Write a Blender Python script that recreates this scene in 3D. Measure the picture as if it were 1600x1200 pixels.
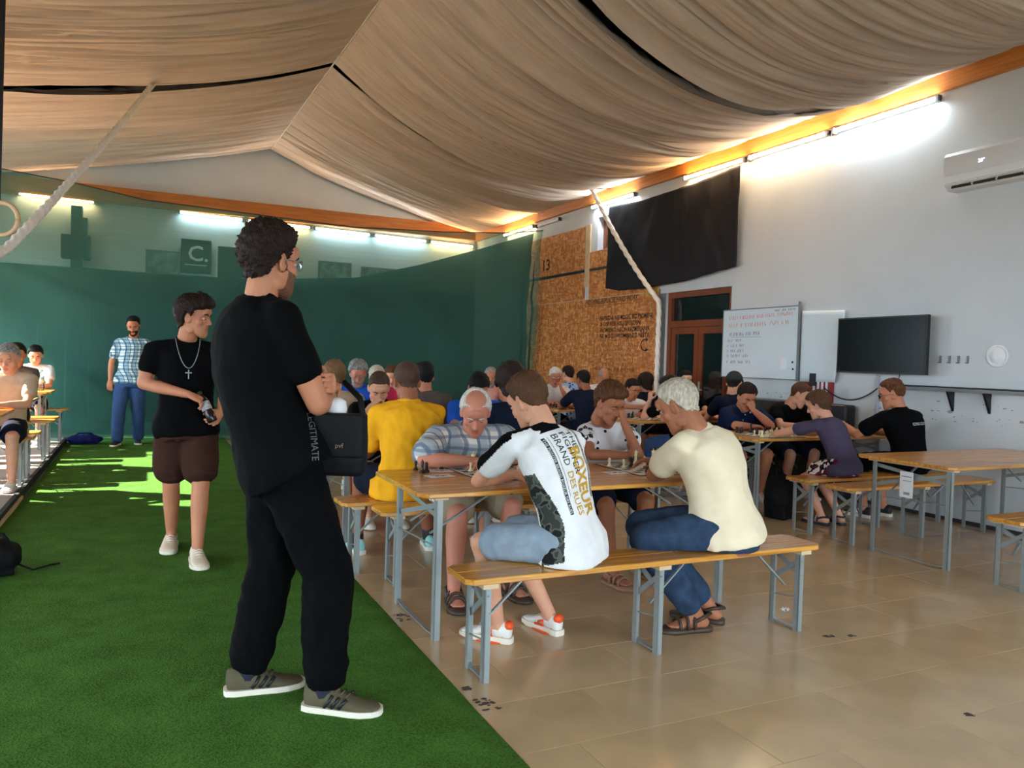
import bpy, bmesh, math, random
import numpy as np
from mathutils import Vector, Matrix, noise
from mathutils.bvhtree import BVHTree

for o in list(bpy.data.objects): bpy.data.objects.remove(o)
SC = bpy.context.scene
COL = SC.collection
random.seed(7)
R = math.radians

# ------------------------------------------------------------------ camera, sky, sun, exposure
CAM_H = 1.38
def make_camera():
    yaw, pit, rol = R(25.528), R(-1.712), R(1.709)
    fw = Vector((math.sin(yaw) * math.cos(pit), math.cos(yaw) * math.cos(pit), math.sin(pit)))
    rt = Vector((math.cos(yaw), -math.sin(yaw), 0))
    up = rt.cross(fw)
    r2 = rt * math.cos(rol) + up * math.sin(rol)
    u2 = -rt * math.sin(rol) + up * math.cos(rol)
    m = Matrix((r2, u2, -fw)).transposed().to_4x4()
    m.translation = (0, 0, CAM_H)
    cd = bpy.data.cameras.new('camera'); c = bpy.data.objects.new('camera', cd)
    COL.objects.link(c); c.matrix_world = m
    cd.sensor_fit = 'HORIZONTAL'; cd.sensor_width = 36.0
    cd.lens = 36.0 * 1213.28 / 1600.0
    cd.clip_start = 0.05; cd.clip_end = 200
    SC.camera = c
make_camera()

W = bpy.data.worlds.new('sky'); SC.world = W; W.use_nodes = True
bg = W.node_tree.nodes['Background']
bg.inputs[0].default_value = (0.70, 0.86, 1.0, 1)
bg.inputs[1].default_value = 4.6

sun_d = bpy.data.lights.new('sun', 'SUN'); sun_d.energy = 19.0; sun_d.angle = R(0.8); sun_d.color = (1.0, 0.93, 0.82)
sun = bpy.data.objects.new('sun', sun_d); COL.objects.link(sun)
sun.rotation_euler = Vector((0.9, -0.42, -0.64)).to_track_quat('-Z', 'Y').to_euler()
sun.location = (-8, 8, 7)

def portal(loc, sx, sy, direction):
    d = bpy.data.lights.new('daylight_portal', 'AREA'); d.shape = 'RECTANGLE'; d.size = sx; d.size_y = sy
    d.cycles.is_portal = True
    o = bpy.data.objects.new('daylight_portal', d); COL.objects.link(o)
    o.location = loc; o.rotation_euler = Vector(direction).to_track_quat('-Z', 'Y').to_euler()
portal((-3.33, 12.3, 1.45), 2.9, 6.4, (1, 0, 0))
portal((-3.33, 3.2, 1.5), 2.6, 6.4, (1, 0, 0))
portal((2.1, -4.05, 1.5), 8.0, 2.9, (0, 1, 0))

SC.view_settings.view_transform = 'Standard'
SC.view_settings.look = 'None'
SC.view_settings.gamma = 1.0
SC.view_settings.use_curve_mapping = False
SC.view_settings.exposure = 1.3
SC.cycles.use_denoising = True
SC.cycles.max_bounces = 8
SC.cycles.diffuse_bounces = 5
SC.cycles.glossy_bounces = 3
SC.cycles.transparent_max_bounces = 12
SC.cycles.caustics_reflective = False
SC.cycles.caustics_refractive = False
SC.cycles.sample_clamp_indirect = 6.0

# ------------------------------------------------------------------ materials
MATS = {}
def s2l(c):
    return tuple(((v / 12.92) if v <= 0.04045 else ((v + 0.055) / 1.055) ** 2.4) for v in c)
def rgb(r, g, b): return s2l((r / 255.0, g / 255.0, b / 255.0))
def N(nt, t, **kw):
    n = nt.nodes.new(t)
    for k, v in kw.items(): setattr(n, k, v)
    return n
def mat(name, col=(.5, .5, .5), rough=.6, var=0.0, vscale=8.0, bump=0.0, bscale=60.0, metal=0.0, spec=.4,
        stretch=(1, 1, 1), emit=None, estr=0.0, sheen=0.0, coat=0.0, objvar=0.0, var2=None, alpha=None, bstretch=None):
    if name in MATS: return MATS[name]
    m = bpy.data.materials.new(name); MATS[name] = m; m.use_nodes = True
    nt = m.node_tree; b = nt.nodes['Principled BSDF']
    b.inputs['Base Color'].default_value = (*col, 1); b.inputs['Roughness'].default_value = rough
    b.inputs['Metallic'].default_value = metal; b.inputs['Specular IOR Level'].default_value = spec
    if sheen: b.inputs['Sheen Weight'].default_value = sheen
    if coat: b.inputs['Coat Weight'].default_value = coat; b.inputs['Coat Roughness'].default_value = .15
    if emit: b.inputs['Emission Color'].default_value = (*emit, 1); b.inputs['Emission Strength'].default_value = estr
    tc = N(nt, 'ShaderNodeTexCoord')
    def coords(st):
        mp = N(nt, 'ShaderNodeMapping'); mp.inputs['Scale'].default_value = st
        nt.links.new(tc.outputs['Object'], mp.inputs['Vector']); return mp.outputs[0]
    if var or objvar or var2:
        c2 = var2 or tuple(min(1, c * (1 + var)) for c in col)
        c1 = col if var2 else tuple(c * (1 - var) for c in col)
        no = N(nt, 'ShaderNodeTexNoise'); no.inputs['Scale'].default_value = vscale; no.inputs['Detail'].default_value = 5
        nt.links.new(coords(stretch), no.inputs['Vector'])
        cr = N(nt, 'ShaderNodeValToRGB'); cr.color_ramp.elements[0].position = .32; cr.color_ramp.elements[1].position = .68
        cr.color_ramp.elements[0].color = (*c1, 1); cr.color_ramp.elements[1].color = (*c2, 1)
        nt.links.new(no.outputs[0], cr.inputs[0]); out = cr.outputs[0]
        if objvar:
            oi = N(nt, 'ShaderNodeObjectInfo'); hs = N(nt, 'ShaderNodeHueSaturation')
            mr = N(nt, 'ShaderNodeMapRange'); mr.inputs[3].default_value = 1 - objvar; mr.inputs[4].default_value = 1 + objvar
            nt.links.new(oi.outputs['Random'], mr.inputs[0]); nt.links.new(mr.outputs[0], hs.inputs['Value'])
            nt.links.new(out, hs.inputs['Color']); out = hs.outputs[0]
        nt.links.new(out, b.inputs['Base Color'])
    if bump:
        nb = N(nt, 'ShaderNodeTexNoise'); nb.inputs['Scale'].default_value = bscale; nb.inputs['Detail'].default_value = 3
        nt.links.new(coords(bstretch or stretch), nb.inputs['Vector'])
        bu = N(nt, 'ShaderNodeBump'); bu.inputs['Strength'].default_value = bump; bu.inputs['Distance'].default_value = .01
        nt.links.new(nb.outputs[0], bu.inputs['Height']); nt.links.new(bu.outputs[0], b.inputs['Normal'])
    return m
def cloth(name, col, bump=.25, var=.06):
    return mat(name, col, rough=.92, var=var, vscale=14, bump=bump, bscale=45, spec=.08)

def m_wood():
    if 'varnished_pine' in MATS: return MATS['varnished_pine']
    m = bpy.data.materials.new('varnished_pine'); MATS['varnished_pine'] = m; m.use_nodes = True
    nt = m.node_tree; b = nt.nodes['Principled BSDF']
    tc = N(nt, 'ShaderNodeTexCoord'); oi = N(nt, 'ShaderNodeObjectInfo')
    ad = N(nt, 'ShaderNodeVectorMath', operation='ADD'); nt.links.new(tc.outputs['Object'], ad.inputs[0])
    cx = N(nt, 'ShaderNodeCombineXYZ'); ml = N(nt, 'ShaderNodeMath', operation='MULTIPLY'); ml.inputs[1].default_value = 13
    nt.links.new(oi.outputs['Random'], ml.inputs[0]); nt.links.new(ml.outputs[0], cx.inputs[0]); nt.links.new(ml.outputs[0], cx.inputs[1])
    nt.links.new(cx.outputs[0], ad.inputs[1])
    mp = N(nt, 'ShaderNodeMapping'); mp.inputs['Scale'].default_value = (1.2, 22, 22); nt.links.new(ad.outputs[0], mp.inputs[0])
    no = N(nt, 'ShaderNodeTexNoise'); no.inputs['Scale'].default_value = 2.2; no.inputs['Detail'].default_value = 6; no.inputs['Distortion'].default_value = .6
    nt.links.new(mp.outputs[0], no.inputs['Vector'])
    cr = N(nt, 'ShaderNodeValToRGB')
    cr.color_ramp.elements[0].position = .3; cr.color_ramp.elements[1].position = .7
    cr.color_ramp.elements[0].color = (*rgb(168, 102, 28), 1); cr.color_ramp.elements[1].color = (*rgb(230, 166, 70), 1)
    nt.links.new(no.outputs[0], cr.inputs[0])
    vo = N(nt, 'ShaderNodeTexVoronoi'); vo.inputs['Scale'].default_value = 5.5; nt.links.new(ad.outputs[0], vo.inputs['Vector'])
    kr = N(nt, 'ShaderNodeValToRGB'); kr.color_ramp.elements[0].position = .035; kr.color_ramp.elements[1].position = .07
    kr.color_ramp.elements[0].color = (.25, .2, .16, 1); kr.color_ramp.elements[1].color = (1, 1, 1, 1)
    nt.links.new(vo.outputs['Distance'], kr.inputs[0])
    mx = N(nt, 'ShaderNodeMix', data_type='RGBA', blend_type='MULTIPLY'); mx.inputs[0].default_value = 1
    nt.links.new(cr.outputs[0], mx.inputs[6]); nt.links.new(kr.outputs[0], mx.inputs[7])
    hs = N(nt, 'ShaderNodeHueSaturation'); mr = N(nt, 'ShaderNodeMapRange'); mr.inputs[3].default_value = .82; mr.inputs[4].default_value = 1.14
    nt.links.new(oi.outputs['Random'], mr.inputs[0]); nt.links.new(mr.outputs[0], hs.inputs['Value']); nt.links.new(mx.outputs[2], hs.inputs['Color'])
    nt.links.new(hs.outputs[0], b.inputs['Base Color'])
    b.inputs['Roughness'].default_value = .3; b.inputs['Coat Weight'].default_value = .4; b.inputs['Coat Roughness'].default_value = .14
    return m

def m_checker_print(name, c1, c2, n=8.0, border=None):
    m = bpy.data.materials.new(name); MATS[name] = m; m.use_nodes = True
    nt = m.node_tree; b = nt.nodes['Principled BSDF']; b.inputs['Roughness'].default_value = .45
    tc = N(nt, 'ShaderNodeTexCoord'); mp = N(nt, 'ShaderNodeMapping')
    nt.links.new(tc.outputs['Object'], mp.inputs[0])
    mp.inputs['Location'].default_value = (0, 0, .5)
    ck = N(nt, 'ShaderNodeTexChecker'); ck.inputs['Scale'].default_value = n
    ck.inputs['Color1'].default_value = (*c1, 1); ck.inputs['Color2'].default_value = (*c2, 1)
    nt.links.new(mp.outputs[0], ck.inputs['Vector']); nt.links.new(ck.outputs[0], b.inputs['Base Color'])
    return m

def m_plaid(name, base, dark, mid, k=22.0, line=.35):
    m = bpy.data.materials.new(name); MATS[name] = m; m.use_nodes = True
    nt = m.node_tree; b = nt.nodes['Principled BSDF']; b.inputs['Roughness'].default_value = .9; b.inputs['Specular IOR Level'].default_value = .1
    tc = N(nt, 'ShaderNodeTexCoord'); no = N(nt, 'ShaderNodeTexNoise'); no.inputs['Scale'].default_value = 3
    nt.links.new(tc.outputs['Object'], no.inputs['Vector'])
    vm = N(nt, 'ShaderNodeVectorMath', operation='MULTIPLY_ADD'); vm.inputs[1].default_value = (.06, .06, .06)
    nt.links.new(no.outputs['Color'], vm.inputs[0]); nt.links.new(tc.outputs['Object'], vm.inputs[2])
    sp = N(nt, 'ShaderNodeSeparateXYZ'); nt.links.new(vm.outputs[0], sp.inputs[0])
    def stripes(src, freq, thr, ph=0.0):
        a = N(nt, 'ShaderNodeMath', operation='MULTIPLY_ADD'); a.inputs[1].default_value = freq; a.inputs[2].default_value = ph
        nt.links.new(src, a.inputs[0])
        s = N(nt, 'ShaderNodeMath', operation='SINE'); nt.links.new(a.outputs[0], s.inputs[0])
        g = N(nt, 'ShaderNodeMapRange'); g.inputs[1].default_value = thr - .15; g.inputs[2].default_value = thr + .15
        nt.links.new(s.outputs[0], g.inputs[0]); return g.outputs[0]
    hx = N(nt, 'ShaderNodeMath', operation='ADD'); nt.links.new(sp.outputs[0], hx.inputs[0])
    hy = N(nt, 'ShaderNodeMath', operation='MULTIPLY'); hy.inputs[1].default_value = .6; nt.links.new(sp.outputs[1], hy.inputs[0]); nt.links.new(hy.outputs[0], hx.inputs[1])
    def mixc(fac, a, bcol, amt):
        f = N(nt, 'ShaderNodeMath', operation='MULTIPLY'); f.inputs[1].default_value = amt; nt.links.new(fac, f.inputs[0])
        x = N(nt, 'ShaderNodeMix', data_type='RGBA'); nt.links.new(f.outputs[0], x.inputs[0])
        if isinstance(a, tuple): x.inputs[6].default_value = (*a, 1)
        else: nt.links.new(a, x.inputs[6])
        x.inputs[7].default_value = (*bcol, 1); return x.outputs[2]
    c = mixc(stripes(hx.outputs[0], k * 2.6, .1), base, mid, .8)
    c = mixc(stripes(sp.outputs[2], k * 2.6, .1, 1.0), c, mid, .7)
    c = mixc(stripes(hx.outputs[0], k * 5.2, line + .3, .5), c, dark, .75)
    c = mixc(stripes(sp.outputs[2], k * 5.2, line + .3, .2), c, dark, .65)
    nt.links.new(c, b.inputs['Base Color']); return m

def m_spots(name, base, spot, scale=20.0, thr=.25, base2=None):
    m = bpy.data.materials.new(name); MATS[name] = m; m.use_nodes = True
    nt = m.node_tree; b = nt.nodes['Principled BSDF']; b.inputs['Roughness'].default_value = .9; b.inputs['Specular IOR Level'].default_value = .1
    tc = N(nt, 'ShaderNodeTexCoord'); vo = N(nt, 'ShaderNodeTexVoronoi'); vo.inputs['Scale'].default_value = scale
    nt.links.new(tc.outputs['Object'], vo.inputs['Vector'])
    cr = N(nt, 'ShaderNodeValToRGB'); cr.color_ramp.elements[0].position = thr; cr.color_ramp.elements[1].position = thr + .03
    cr.color_ramp.elements[0].color = (*spot, 1); cr.color_ramp.elements[1].color = (*base, 1)
    nt.links.new(vo.outputs['Distance'], cr.inputs[0]); nt.links.new(cr.outputs[0], b.inputs['Base Color']); return m

def m_camo(name, cols):
    m = bpy.data.materials.new(name); MATS[name] = m; m.use_nodes = True
    nt = m.node_tree; b = nt.nodes['Principled BSDF']; b.inputs['Roughness'].default_value = .9; b.inputs['Specular IOR Level'].default_value = .1
    tc = N(nt, 'ShaderNodeTexCoord'); no = N(nt, 'ShaderNodeTexNoise'); no.inputs['Scale'].default_value = 22; no.inputs['Detail'].default_value = 1
    nt.links.new(tc.outputs['Object'], no.inputs['Vector'])
    cr = N(nt, 'ShaderNodeValToRGB'); cr.color_ramp.interpolation = 'CONSTANT'
    cr.color_ramp.elements[0].color = (*cols[0], 1); cr.color_ramp.elements[1].position = .45; cr.color_ramp.elements[1].color = (*cols[1], 1)
    e = cr.color_ramp.elements.new(.55); e.color = (*cols[2], 1)
    nt.links.new(no.outputs[0], cr.inputs[0]); nt.links.new(cr.outputs[0], b.inputs['Base Color']); return m

def m_net(name, tint, body, fac):
    m = bpy.data.materials.new(name); MATS[name] = m; m.use_nodes = True
    nt = m.node_tree; nt.nodes.remove(nt.nodes['Principled BSDF']); out = nt.nodes['Material Output']
    tr = N(nt, 'ShaderNodeBsdfTransparent'); tr.inputs[0].default_value = (*tint, 1)
    di = N(nt, 'ShaderNodeBsdfDiffuse'); di.inputs[0].default_value = (*body, 1)
    tl = N(nt, 'ShaderNodeBsdfTranslucent'); tl.inputs[0].default_value = (*body, 1)
    tc = N(nt, 'ShaderNodeTexCoord'); mp = N(nt, 'ShaderNodeMapping'); mp.inputs['Scale'].default_value = (.5, 1, 9)
    nt.links.new(tc.outputs['Object'], mp.inputs[0])
    no = N(nt, 'ShaderNodeTexNoise'); no.inputs['Scale'].default_value = 3; no.inputs['Detail'].default_value = 4; nt.links.new(mp.outputs[0], no.inputs['Vector'])
    mr = N(nt, 'ShaderNodeMapRange'); mr.inputs[3].default_value = fac - .05; mr.inputs[4].default_value = fac + .05; nt.links.new(no.outputs[0], mr.inputs[0])
    m1 = N(nt, 'ShaderNodeMixShader'); m1.inputs[0].default_value = .35; nt.links.new(di.outputs[0], m1.inputs[1]); nt.links.new(tl.outputs[0], m1.inputs[2])
    m2 = N(nt, 'ShaderNodeMixShader'); nt.links.new(mr.outputs[0], m2.inputs[0]); nt.links.new(tr.outputs[0], m2.inputs[1]); nt.links.new(m1.outputs[0], m2.inputs[2])
    nt.links.new(m2.outputs[0], out.inputs[0]); return m

def m_osb():
    m = bpy.data.materials.new('strand_board'); MATS['strand_board'] = m; m.use_nodes = True
    nt = m.node_tree; b = nt.nodes['Principled BSDF']; b.inputs['Roughness'].default_value = .6
    tc = N(nt, 'ShaderNodeTexCoord')
    def vor(sc, st):
        mp = N(nt, 'ShaderNodeMapping'); mp.inputs['Scale'].default_value = st; nt.links.new(tc.outputs['Object'], mp.inputs[0])
        v = N(nt, 'ShaderNodeTexVoronoi'); v.inputs['Scale'].default_value = sc; nt.links.new(mp.outputs[0], v.inputs['Vector']); return v.outputs['Color']
    a = vor(12, (1, 3.2, 1)); c = vor(12, (1, 1, 3.0))
    mx = N(nt, 'ShaderNodeMix', data_type='RGBA'); mx.inputs[0].default_value = .5; nt.links.new(a, mx.inputs[6]); nt.links.new(c, mx.inputs[7])
    bw = N(nt, 'ShaderNodeRGBToBW'); nt.links.new(mx.outputs[2], bw.inputs[0])
    cr = N(nt, 'ShaderNodeValToRGB'); cr.color_ramp.elements[0].position = .25; cr.color_ramp.elements[1].position = .8
    cr.color_ramp.elements[0].color = (*rgb(168, 98, 44), 1); cr.color_ramp.elements[1].color = (*rgb(232, 168, 104), 1)
    e = cr.color_ramp.elements.new(.5); e.color = (*rgb(198, 124, 64), 1)
    nt.links.new(bw.outputs[0], cr.inputs[0]); nt.links.new(cr.outputs[0], b.inputs['Base Color']); return m

def emis(name, col, strength):
    if name in MATS: return MATS[name]
    m = bpy.data.materials.new(name); MATS[name] = m; m.use_nodes = True
    nt = m.node_tree; nt.nodes.remove(nt.nodes['Principled BSDF'])
    e = N(nt, 'ShaderNodeEmission'); e.inputs[0].default_value = (*col, 1); e.inputs[1].default_value = strength
    nt.links.new(e.outputs[0], nt.nodes['Material Output'].inputs[0]); return m

def m_glass(name, tint=(.9, .95, .95), rough=.02, fac=.8):
    m = bpy.data.materials.new(name); MATS[name] = m; m.use_nodes = True
    nt = m.node_tree; nt.nodes.remove(nt.nodes['Principled BSDF'])
    tr = N(nt, 'ShaderNodeBsdfTransparent'); tr.inputs[0].default_value = (*tint, 1)
    gl = N(nt, 'ShaderNodeBsdfGlossy'); gl.inputs['Roughness'].default_value = rough
    fr = N(nt, 'ShaderNodeFresnel'); fr.inputs[0].default_value = 1.5
    mx = N(nt, 'ShaderNodeMixShader'); nt.links.new(fr.outputs[0], mx.inputs[0]); nt.links.new(tr.outputs[0], mx.inputs[1]); nt.links.new(gl.outputs[0], mx.inputs[2])
    nt.links.new(mx.outputs[0], nt.nodes['Material Output'].inputs[0]); return m

# ------------------------------------------------------------------ mesh helpers
class MB:
    def __init__(s): s.v = []; s.f = []; s.mi = []; s.cur = 0
    def add(s, V, F):
        o = len(s.v); s.v.extend([tuple(map(float, p)) for p in V]); s.f.extend([tuple(int(i) + o for i in f) for f in F]); s.mi.extend([s.cur] * len(F)); return s
    def box(s, x0, x1, y0, y1, z0, z1):
        V = [(x, y, z) for z in (z0, z1) for y in (y0, y1) for x in (x0, x1)]
        return s.add(V, [(0, 2, 3, 1), (4, 5, 7, 6), (0, 1, 5, 4), (2, 6, 7, 3), (0, 4, 6, 2), (1, 3, 7, 5)])
    def bar(s, p0, p1, w, h, up=(0, 0, 1)):
        p0, p1 = Vector(p0), Vector(p1); d = (p1 - p0).normalized(); up = Vector(up)
        if abs(d.dot(up)) > .98: up = Vector((1, 0, 0)) if abs(d.x) < .9 else Vector((0, 1, 0))
        a = d.cross(up).normalized(); b = a.cross(d)
        V = [p + a * sx * w / 2 + b * sz * h / 2 for p in (p0, p1) for sz in (-1, 1) for sx in (-1, 1)]
        return s.add(V, [(0, 1, 3, 2), (4, 6, 7, 5), (0, 4, 5, 1), (2, 3, 7, 6), (0, 2, 6, 4), (1, 5, 7, 3)])
    def tube(s, pts, r, n=8, twist=0.0, lobes=0, amp=0.0):
        pts = [Vector(p) for p in pts]; rings = []; up = Vector((0, 0, 1)); rr = r if hasattr(r, '__len__') else [r] * len(pts)
        prev = None
        for i, p in enumerate(pts):
            t = (pts[min(i + 1, len(pts) - 1)] - pts[max(i - 1, 0)]).normalized()
            if prev is None:
                a = t.orthogonal().normalized()
            else:
                a = (prev - t * prev.dot(t)).normalized()
            prev = a; b = t.cross(a)
            ring = []
            for k in range(n):
                th = 2 * math.pi * k / n
                q = rr[i] * (1 + (amp * math.cos(lobes * (th) + twist * i) if lobes else 0))
                ring.append(p + a * q * math.cos(th) + b * q * math.sin(th))
            rings.append(ring)
        return s.loft(rings)
    def loft(s, rings, caps=True):
        n = len(rings[0]); V = []; F = []
        for r in rings: V.extend([tuple(p) for p in r])
        for i in range(len(rings) - 1):
            for k in range(n):
                a = i * n + k; b = i * n + (k + 1) % n
                F.append((a, b, b + n, a + n))
        if caps:
            c0 = np.mean(np.array([tuple(p) for p in rings[0]]), 0); c1 = np.mean(np.array([tuple(p) for p in rings[-1]]), 0)
            i0 = len(V); V.append(tuple(c0)); V.append(tuple(c1)); o = (len(rings) - 1) * n
            for k in range(n):
                F.append((i0, (k + 1) % n, k)); F.append((i0 + 1, o + k, o + (k + 1) % n))
        return s.add(V, F)
    def lathe(s, prof, n=16, c=(0, 0, 0)):
        return s.loft([[(c[0] + r * math.cos(2 * math.pi * k / n), c[1] + r * math.sin(2 * math.pi * k / n), c[2] + z) for k in range(n)] for r, z in prof])
    def ell(s, c, rx, ry, rz, n=12, m=8, rot=None):
        rings = []
        for i in range(1, m):
            ph = -math.pi / 2 + math.pi * i / m
            ring = []
            for k in range(n):
                th = 2 * math.pi * k / n
                p = Vector((rx * math.cos(ph) * math.cos(th), ry * math.cos(ph) * math.sin(th), rz * math.sin(ph)))
                if rot is not None: p = rot @ p
                ring.append(Vector(c) + p)
            rings.append(ring)
        return s.loft(rings)
    def cone(s, p0, p1, r0, r1, n=12, caps=3):
        p0, p1 = Vector(p0), Vector(p1); d = p1 - p0; L = d.length
        if L < 1e-5: return s.ell(p0, r0, r0, r0)
        d /= L; a = d.orthogonal().normalized(); b = d.cross(a); rings = []
        def ring(c, r): rings.append([c + a * r * math.cos(2 * math.pi * k / n) + b * r * math.sin(2 * math.pi * k / n) for k in range(n)])
        for i in range(caps):
            t = math.pi / 2 * (i + .35) / (caps); ring(p0 - d * r0 * math.cos(t), r0 * math.sin(t))
        ring(p0, r0); ring(p1, r1)
        for i in reversed(range(caps)):
            t = math.pi / 2 * (i + .35) / (caps); ring(p1 + d * r1 * math.cos(t), r1 * math.sin(t))
        return s.loft(rings)
    def grid(s, fn, nu, nv):
        V = [fn(i / nu, j / nv) for j in range(nv + 1) for i in range(nu + 1)]
        F = [(j * (nu + 1) + i, j * (nu + 1) + i + 1, (j + 1) * (nu + 1) + i + 1, (j + 1) * (nu + 1) + i) for j in range(nv) for i in range(nu)]
        return s.add(V, F)
    def mesh(s, name, mats, smooth=False, fix=True):
        return to_mesh(name, s.v, s.f, mats, smooth, s.mi, fix)
    def build(s, name, mats, parent=None, smooth=False, fix=True, loc=None):
        return link(name, s.mesh(name, mats, smooth, fix), parent, loc)

def to_mesh(name, V, F, mats, smooth=False, mi=None, fix=False):
    me = bpy.data.meshes.new(name); me.from_pydata([tuple(p) for p in V], [], [tuple(f) for f in F])
    if not isinstance(mats, (list, tuple)): mats = [mats]
    for m in mats: me.materials.append(m)
    if mi is not None and len(mats) > 1: me.polygons.foreach_set('material_index', np.array(mi, np.int32))
    if smooth: me.polygons.foreach_set('use_smooth', np.ones(len(me.polygons), bool))
    if fix:
        bm = bmesh.new(); bm.from_mesh(me); bmesh.ops.recalc_face_normals(bm, faces=bm.faces); bm.to_mesh(me); bm.free()
    me.update(); return me
def link(name, me, parent=None, loc=None):
    o = bpy.data.objects.new(name, me); COL.objects.link(o)
    if parent is not None: o.parent = parent
    if loc is not None: o.location = loc
    return o
def tag(o, label, cat, group=None, kind=None):
    o['label'] = label; o['category'] = cat
    if group: o['group'] = group
    if kind: o['kind'] = kind
    return o
def thing(name, label, cat, loc=(0, 0, 0), rz=0.0, group=None):
    o = bpy.data.objects.new(name, None); COL.objects.link(o); o.empty_display_size = .1
    o.location = loc; o.rotation_euler = (0, 0, rz); return tag(o, label, cat, group)
def struct(o, label=None):
    o['kind'] = 'structure'
    if label: o['label'] = label
    return o
def copy_tree(o, loc=None, rz=None, label=None, group=None):
    def cp(x, par):
        c = x.copy(); COL.objects.link(c)
        if par is not None: c.parent = par
        for ch in list(x.children): cp(ch, c)
        return c
    r = cp(o, None)
    if loc is not None: r.location = loc
    if rz is not None: r.rotation_euler = (0, 0, rz)
    if label: r['label'] = label
    if group: r['group'] = group
    return r

TMP = bpy.data.scenes.new('workbench')
def evaluated(ob):
    TMP.collection.objects.link(ob)
    vl = TMP.view_layers[0]; vl.update(); dg = vl.depsgraph; dg.update()
    ev = ob.evaluated_get(dg); me = bpy.data.meshes.new_from_object(ev, depsgraph=dg)
    nv = len(me.vertices); V = np.empty(nv * 3, np.float32); me.vertices.foreach_get('co', V)
    F = [tuple(p.vertices) for p in me.polygons]
    bpy.data.meshes.remove(me); d = ob.data; bpy.data.objects.remove(ob)
    return V.reshape(-1, 3).astype(float), F
def remesh(mb, voxel, smooth=4, fac=.5):
    me = bpy.data.meshes.new('t'); me.from_pydata(mb.v, [], mb.f)
    bm = bmesh.new(); bm.from_mesh(me); bmesh.ops.recalc_face_normals(bm, faces=bm.faces); bm.to_mesh(me); bm.free()
    ob = bpy.data.objects.new('t', me)
    m = ob.modifiers.new('r', 'REMESH'); m.mode = 'VOXEL'; m.voxel_size = voxel; m.adaptivity = 0
    if smooth:
        q = ob.modifiers.new('s', 'SMOOTH'); q.factor = fac; q.iterations = smooth
    V, F = evaluated(ob); bpy.data.meshes.remove(me); return V, F
def text_geo(txt, size=1.0, align='LEFT', sub=0, extrude=0.0, bold=0.0):
    cu = bpy.data.curves.new('t', 'FONT'); cu.body = txt; cu.size = size; cu.align_x = align; cu.extrude = extrude; cu.offset = bold; cu.resolution_u = 2
    ob = bpy.data.objects.new('t', cu); V, F = evaluated(ob); bpy.data.curves.remove(cu)
    if sub and len(F):
        me = bpy.data.meshes.new('t'); me.from_pydata([tuple(p) for p in V], [], F)
        bm = bmesh.new(); bm.from_mesh(me); bmesh.ops.triangulate(bm, faces=bm.faces)
        for _ in range(3):
            long = [e for e in bm.edges if e.calc_length() > sub]
            if not long: break
            bmesh.ops.subdivide_edges(bm, edges=long, cuts=1)
            bmesh.ops.triangulate(bm, faces=[f for f in bm.faces if len(f.verts) > 3])
        bm.verts.ensure_lookup_table(); V = np.array([v.co[:] for v in bm.verts]); F = [tuple(v.index for v in f.verts) for f in bm.faces]
        bm.free(); bpy.data.meshes.remove(me)
    return V, F
def text_on(name, txt, o, u, v, size, m, parent, align='LEFT', off=.002, bold=0.0):
    V, F = text_geo(txt, size, align, bold=bold)
    if not len(F): return None
    o, u, v = np.array(o), np.array(u), np.array(v); n = np.cross(u, v)
    P = o + V[:, :1] * u + V[:, 1:2] * v + n * off
    return link(name, to_mesh(name, P, F, m), parent)
def vnormals(V, F):
    n = np.zeros_like(V); q = [f for f in F if len(f) == 4]; t = [f for f in F if len(f) == 3]
    for arr in (q, t):
        if not arr: continue
        a = np.array(arr); fn = np.cross(V[a[:, 1]] - V[a[:, 0]], V[a[:, -1]] - V[a[:, 0]])
        for k in range(a.shape[1]): np.add.at(n, a[:, k], fn)
    l = np.linalg.norm(n, axis=1, keepdims=True); l[l == 0] = 1
    return n / l
# ------------------------------------------------------------------ the room
XR, YE, XL, YB = 6.87, 16.5, -3.3, -4.0
RIDGE_X, RIDGE_Z = 2.3, 5.42
M_wall = mat('white_plaster', rgb(206, 210, 212), .85, var=.035, vscale=1.6, bump=.06, bscale=30)
M_beam = mat('orange_timber', rgb(196, 122, 52), .5, var=.18, vscale=3, stretch=(12, .8, 12), bump=.1)
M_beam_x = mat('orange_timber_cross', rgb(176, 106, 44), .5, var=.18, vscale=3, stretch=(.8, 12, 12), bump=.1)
M_roof = mat('roof_black', (.012, .012, .012), .9)
M_ceil = mat('beige_drape', rgb(198, 178, 160), .95, var=.10, vscale=2.2, stretch=(.5, 3.0, 1), bump=.3, bscale=10, bstretch=(.4, 9, 1), spec=.05)
M_tile = mat('polished_stone_tile', rgb(192, 164, 126), .15, var=.09, vscale=3.2, spec=.5, objvar=.03, bump=.02, bscale=40)
M_grout = mat('tile_grout', rgb(140, 116, 86), .7)
M_black = mat('black_plastic', (.012, .012, .013), .45)
M_white = mat('white_plastic', rgb(226, 228, 230), .4)
M_grey = mat('grey_plastic', rgb(120, 122, 124), .5)
M_brown = mat('brown_stained_wood', rgb(120, 58, 26), .35, var=.2, vscale=4, stretch=(1, 1, .25), coat=.2)
M_paint_dark = mat('dark_green_paint', rgb(52, 72, 66), .8, var=.08, vscale=2)
M_ink = mat('black_marker', (.014, .013, .012), .7)
M_ink_grey = mat('faded_marker', rgb(142, 84, 40), .8); M_ink_mid = mat('worn_marker', rgb(92, 54, 28), .8)
M_ink_blue = mat('grey_board_marker', rgb(140, 148, 154), .6)
M_ink_red = mat('red_board_marker', rgb(222, 152, 144), .6)
M_gold = mat('gold_print', rgb(198, 152, 48), .5)
M_red = mat('red_plastic', rgb(150, 28, 32), .5)
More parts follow.
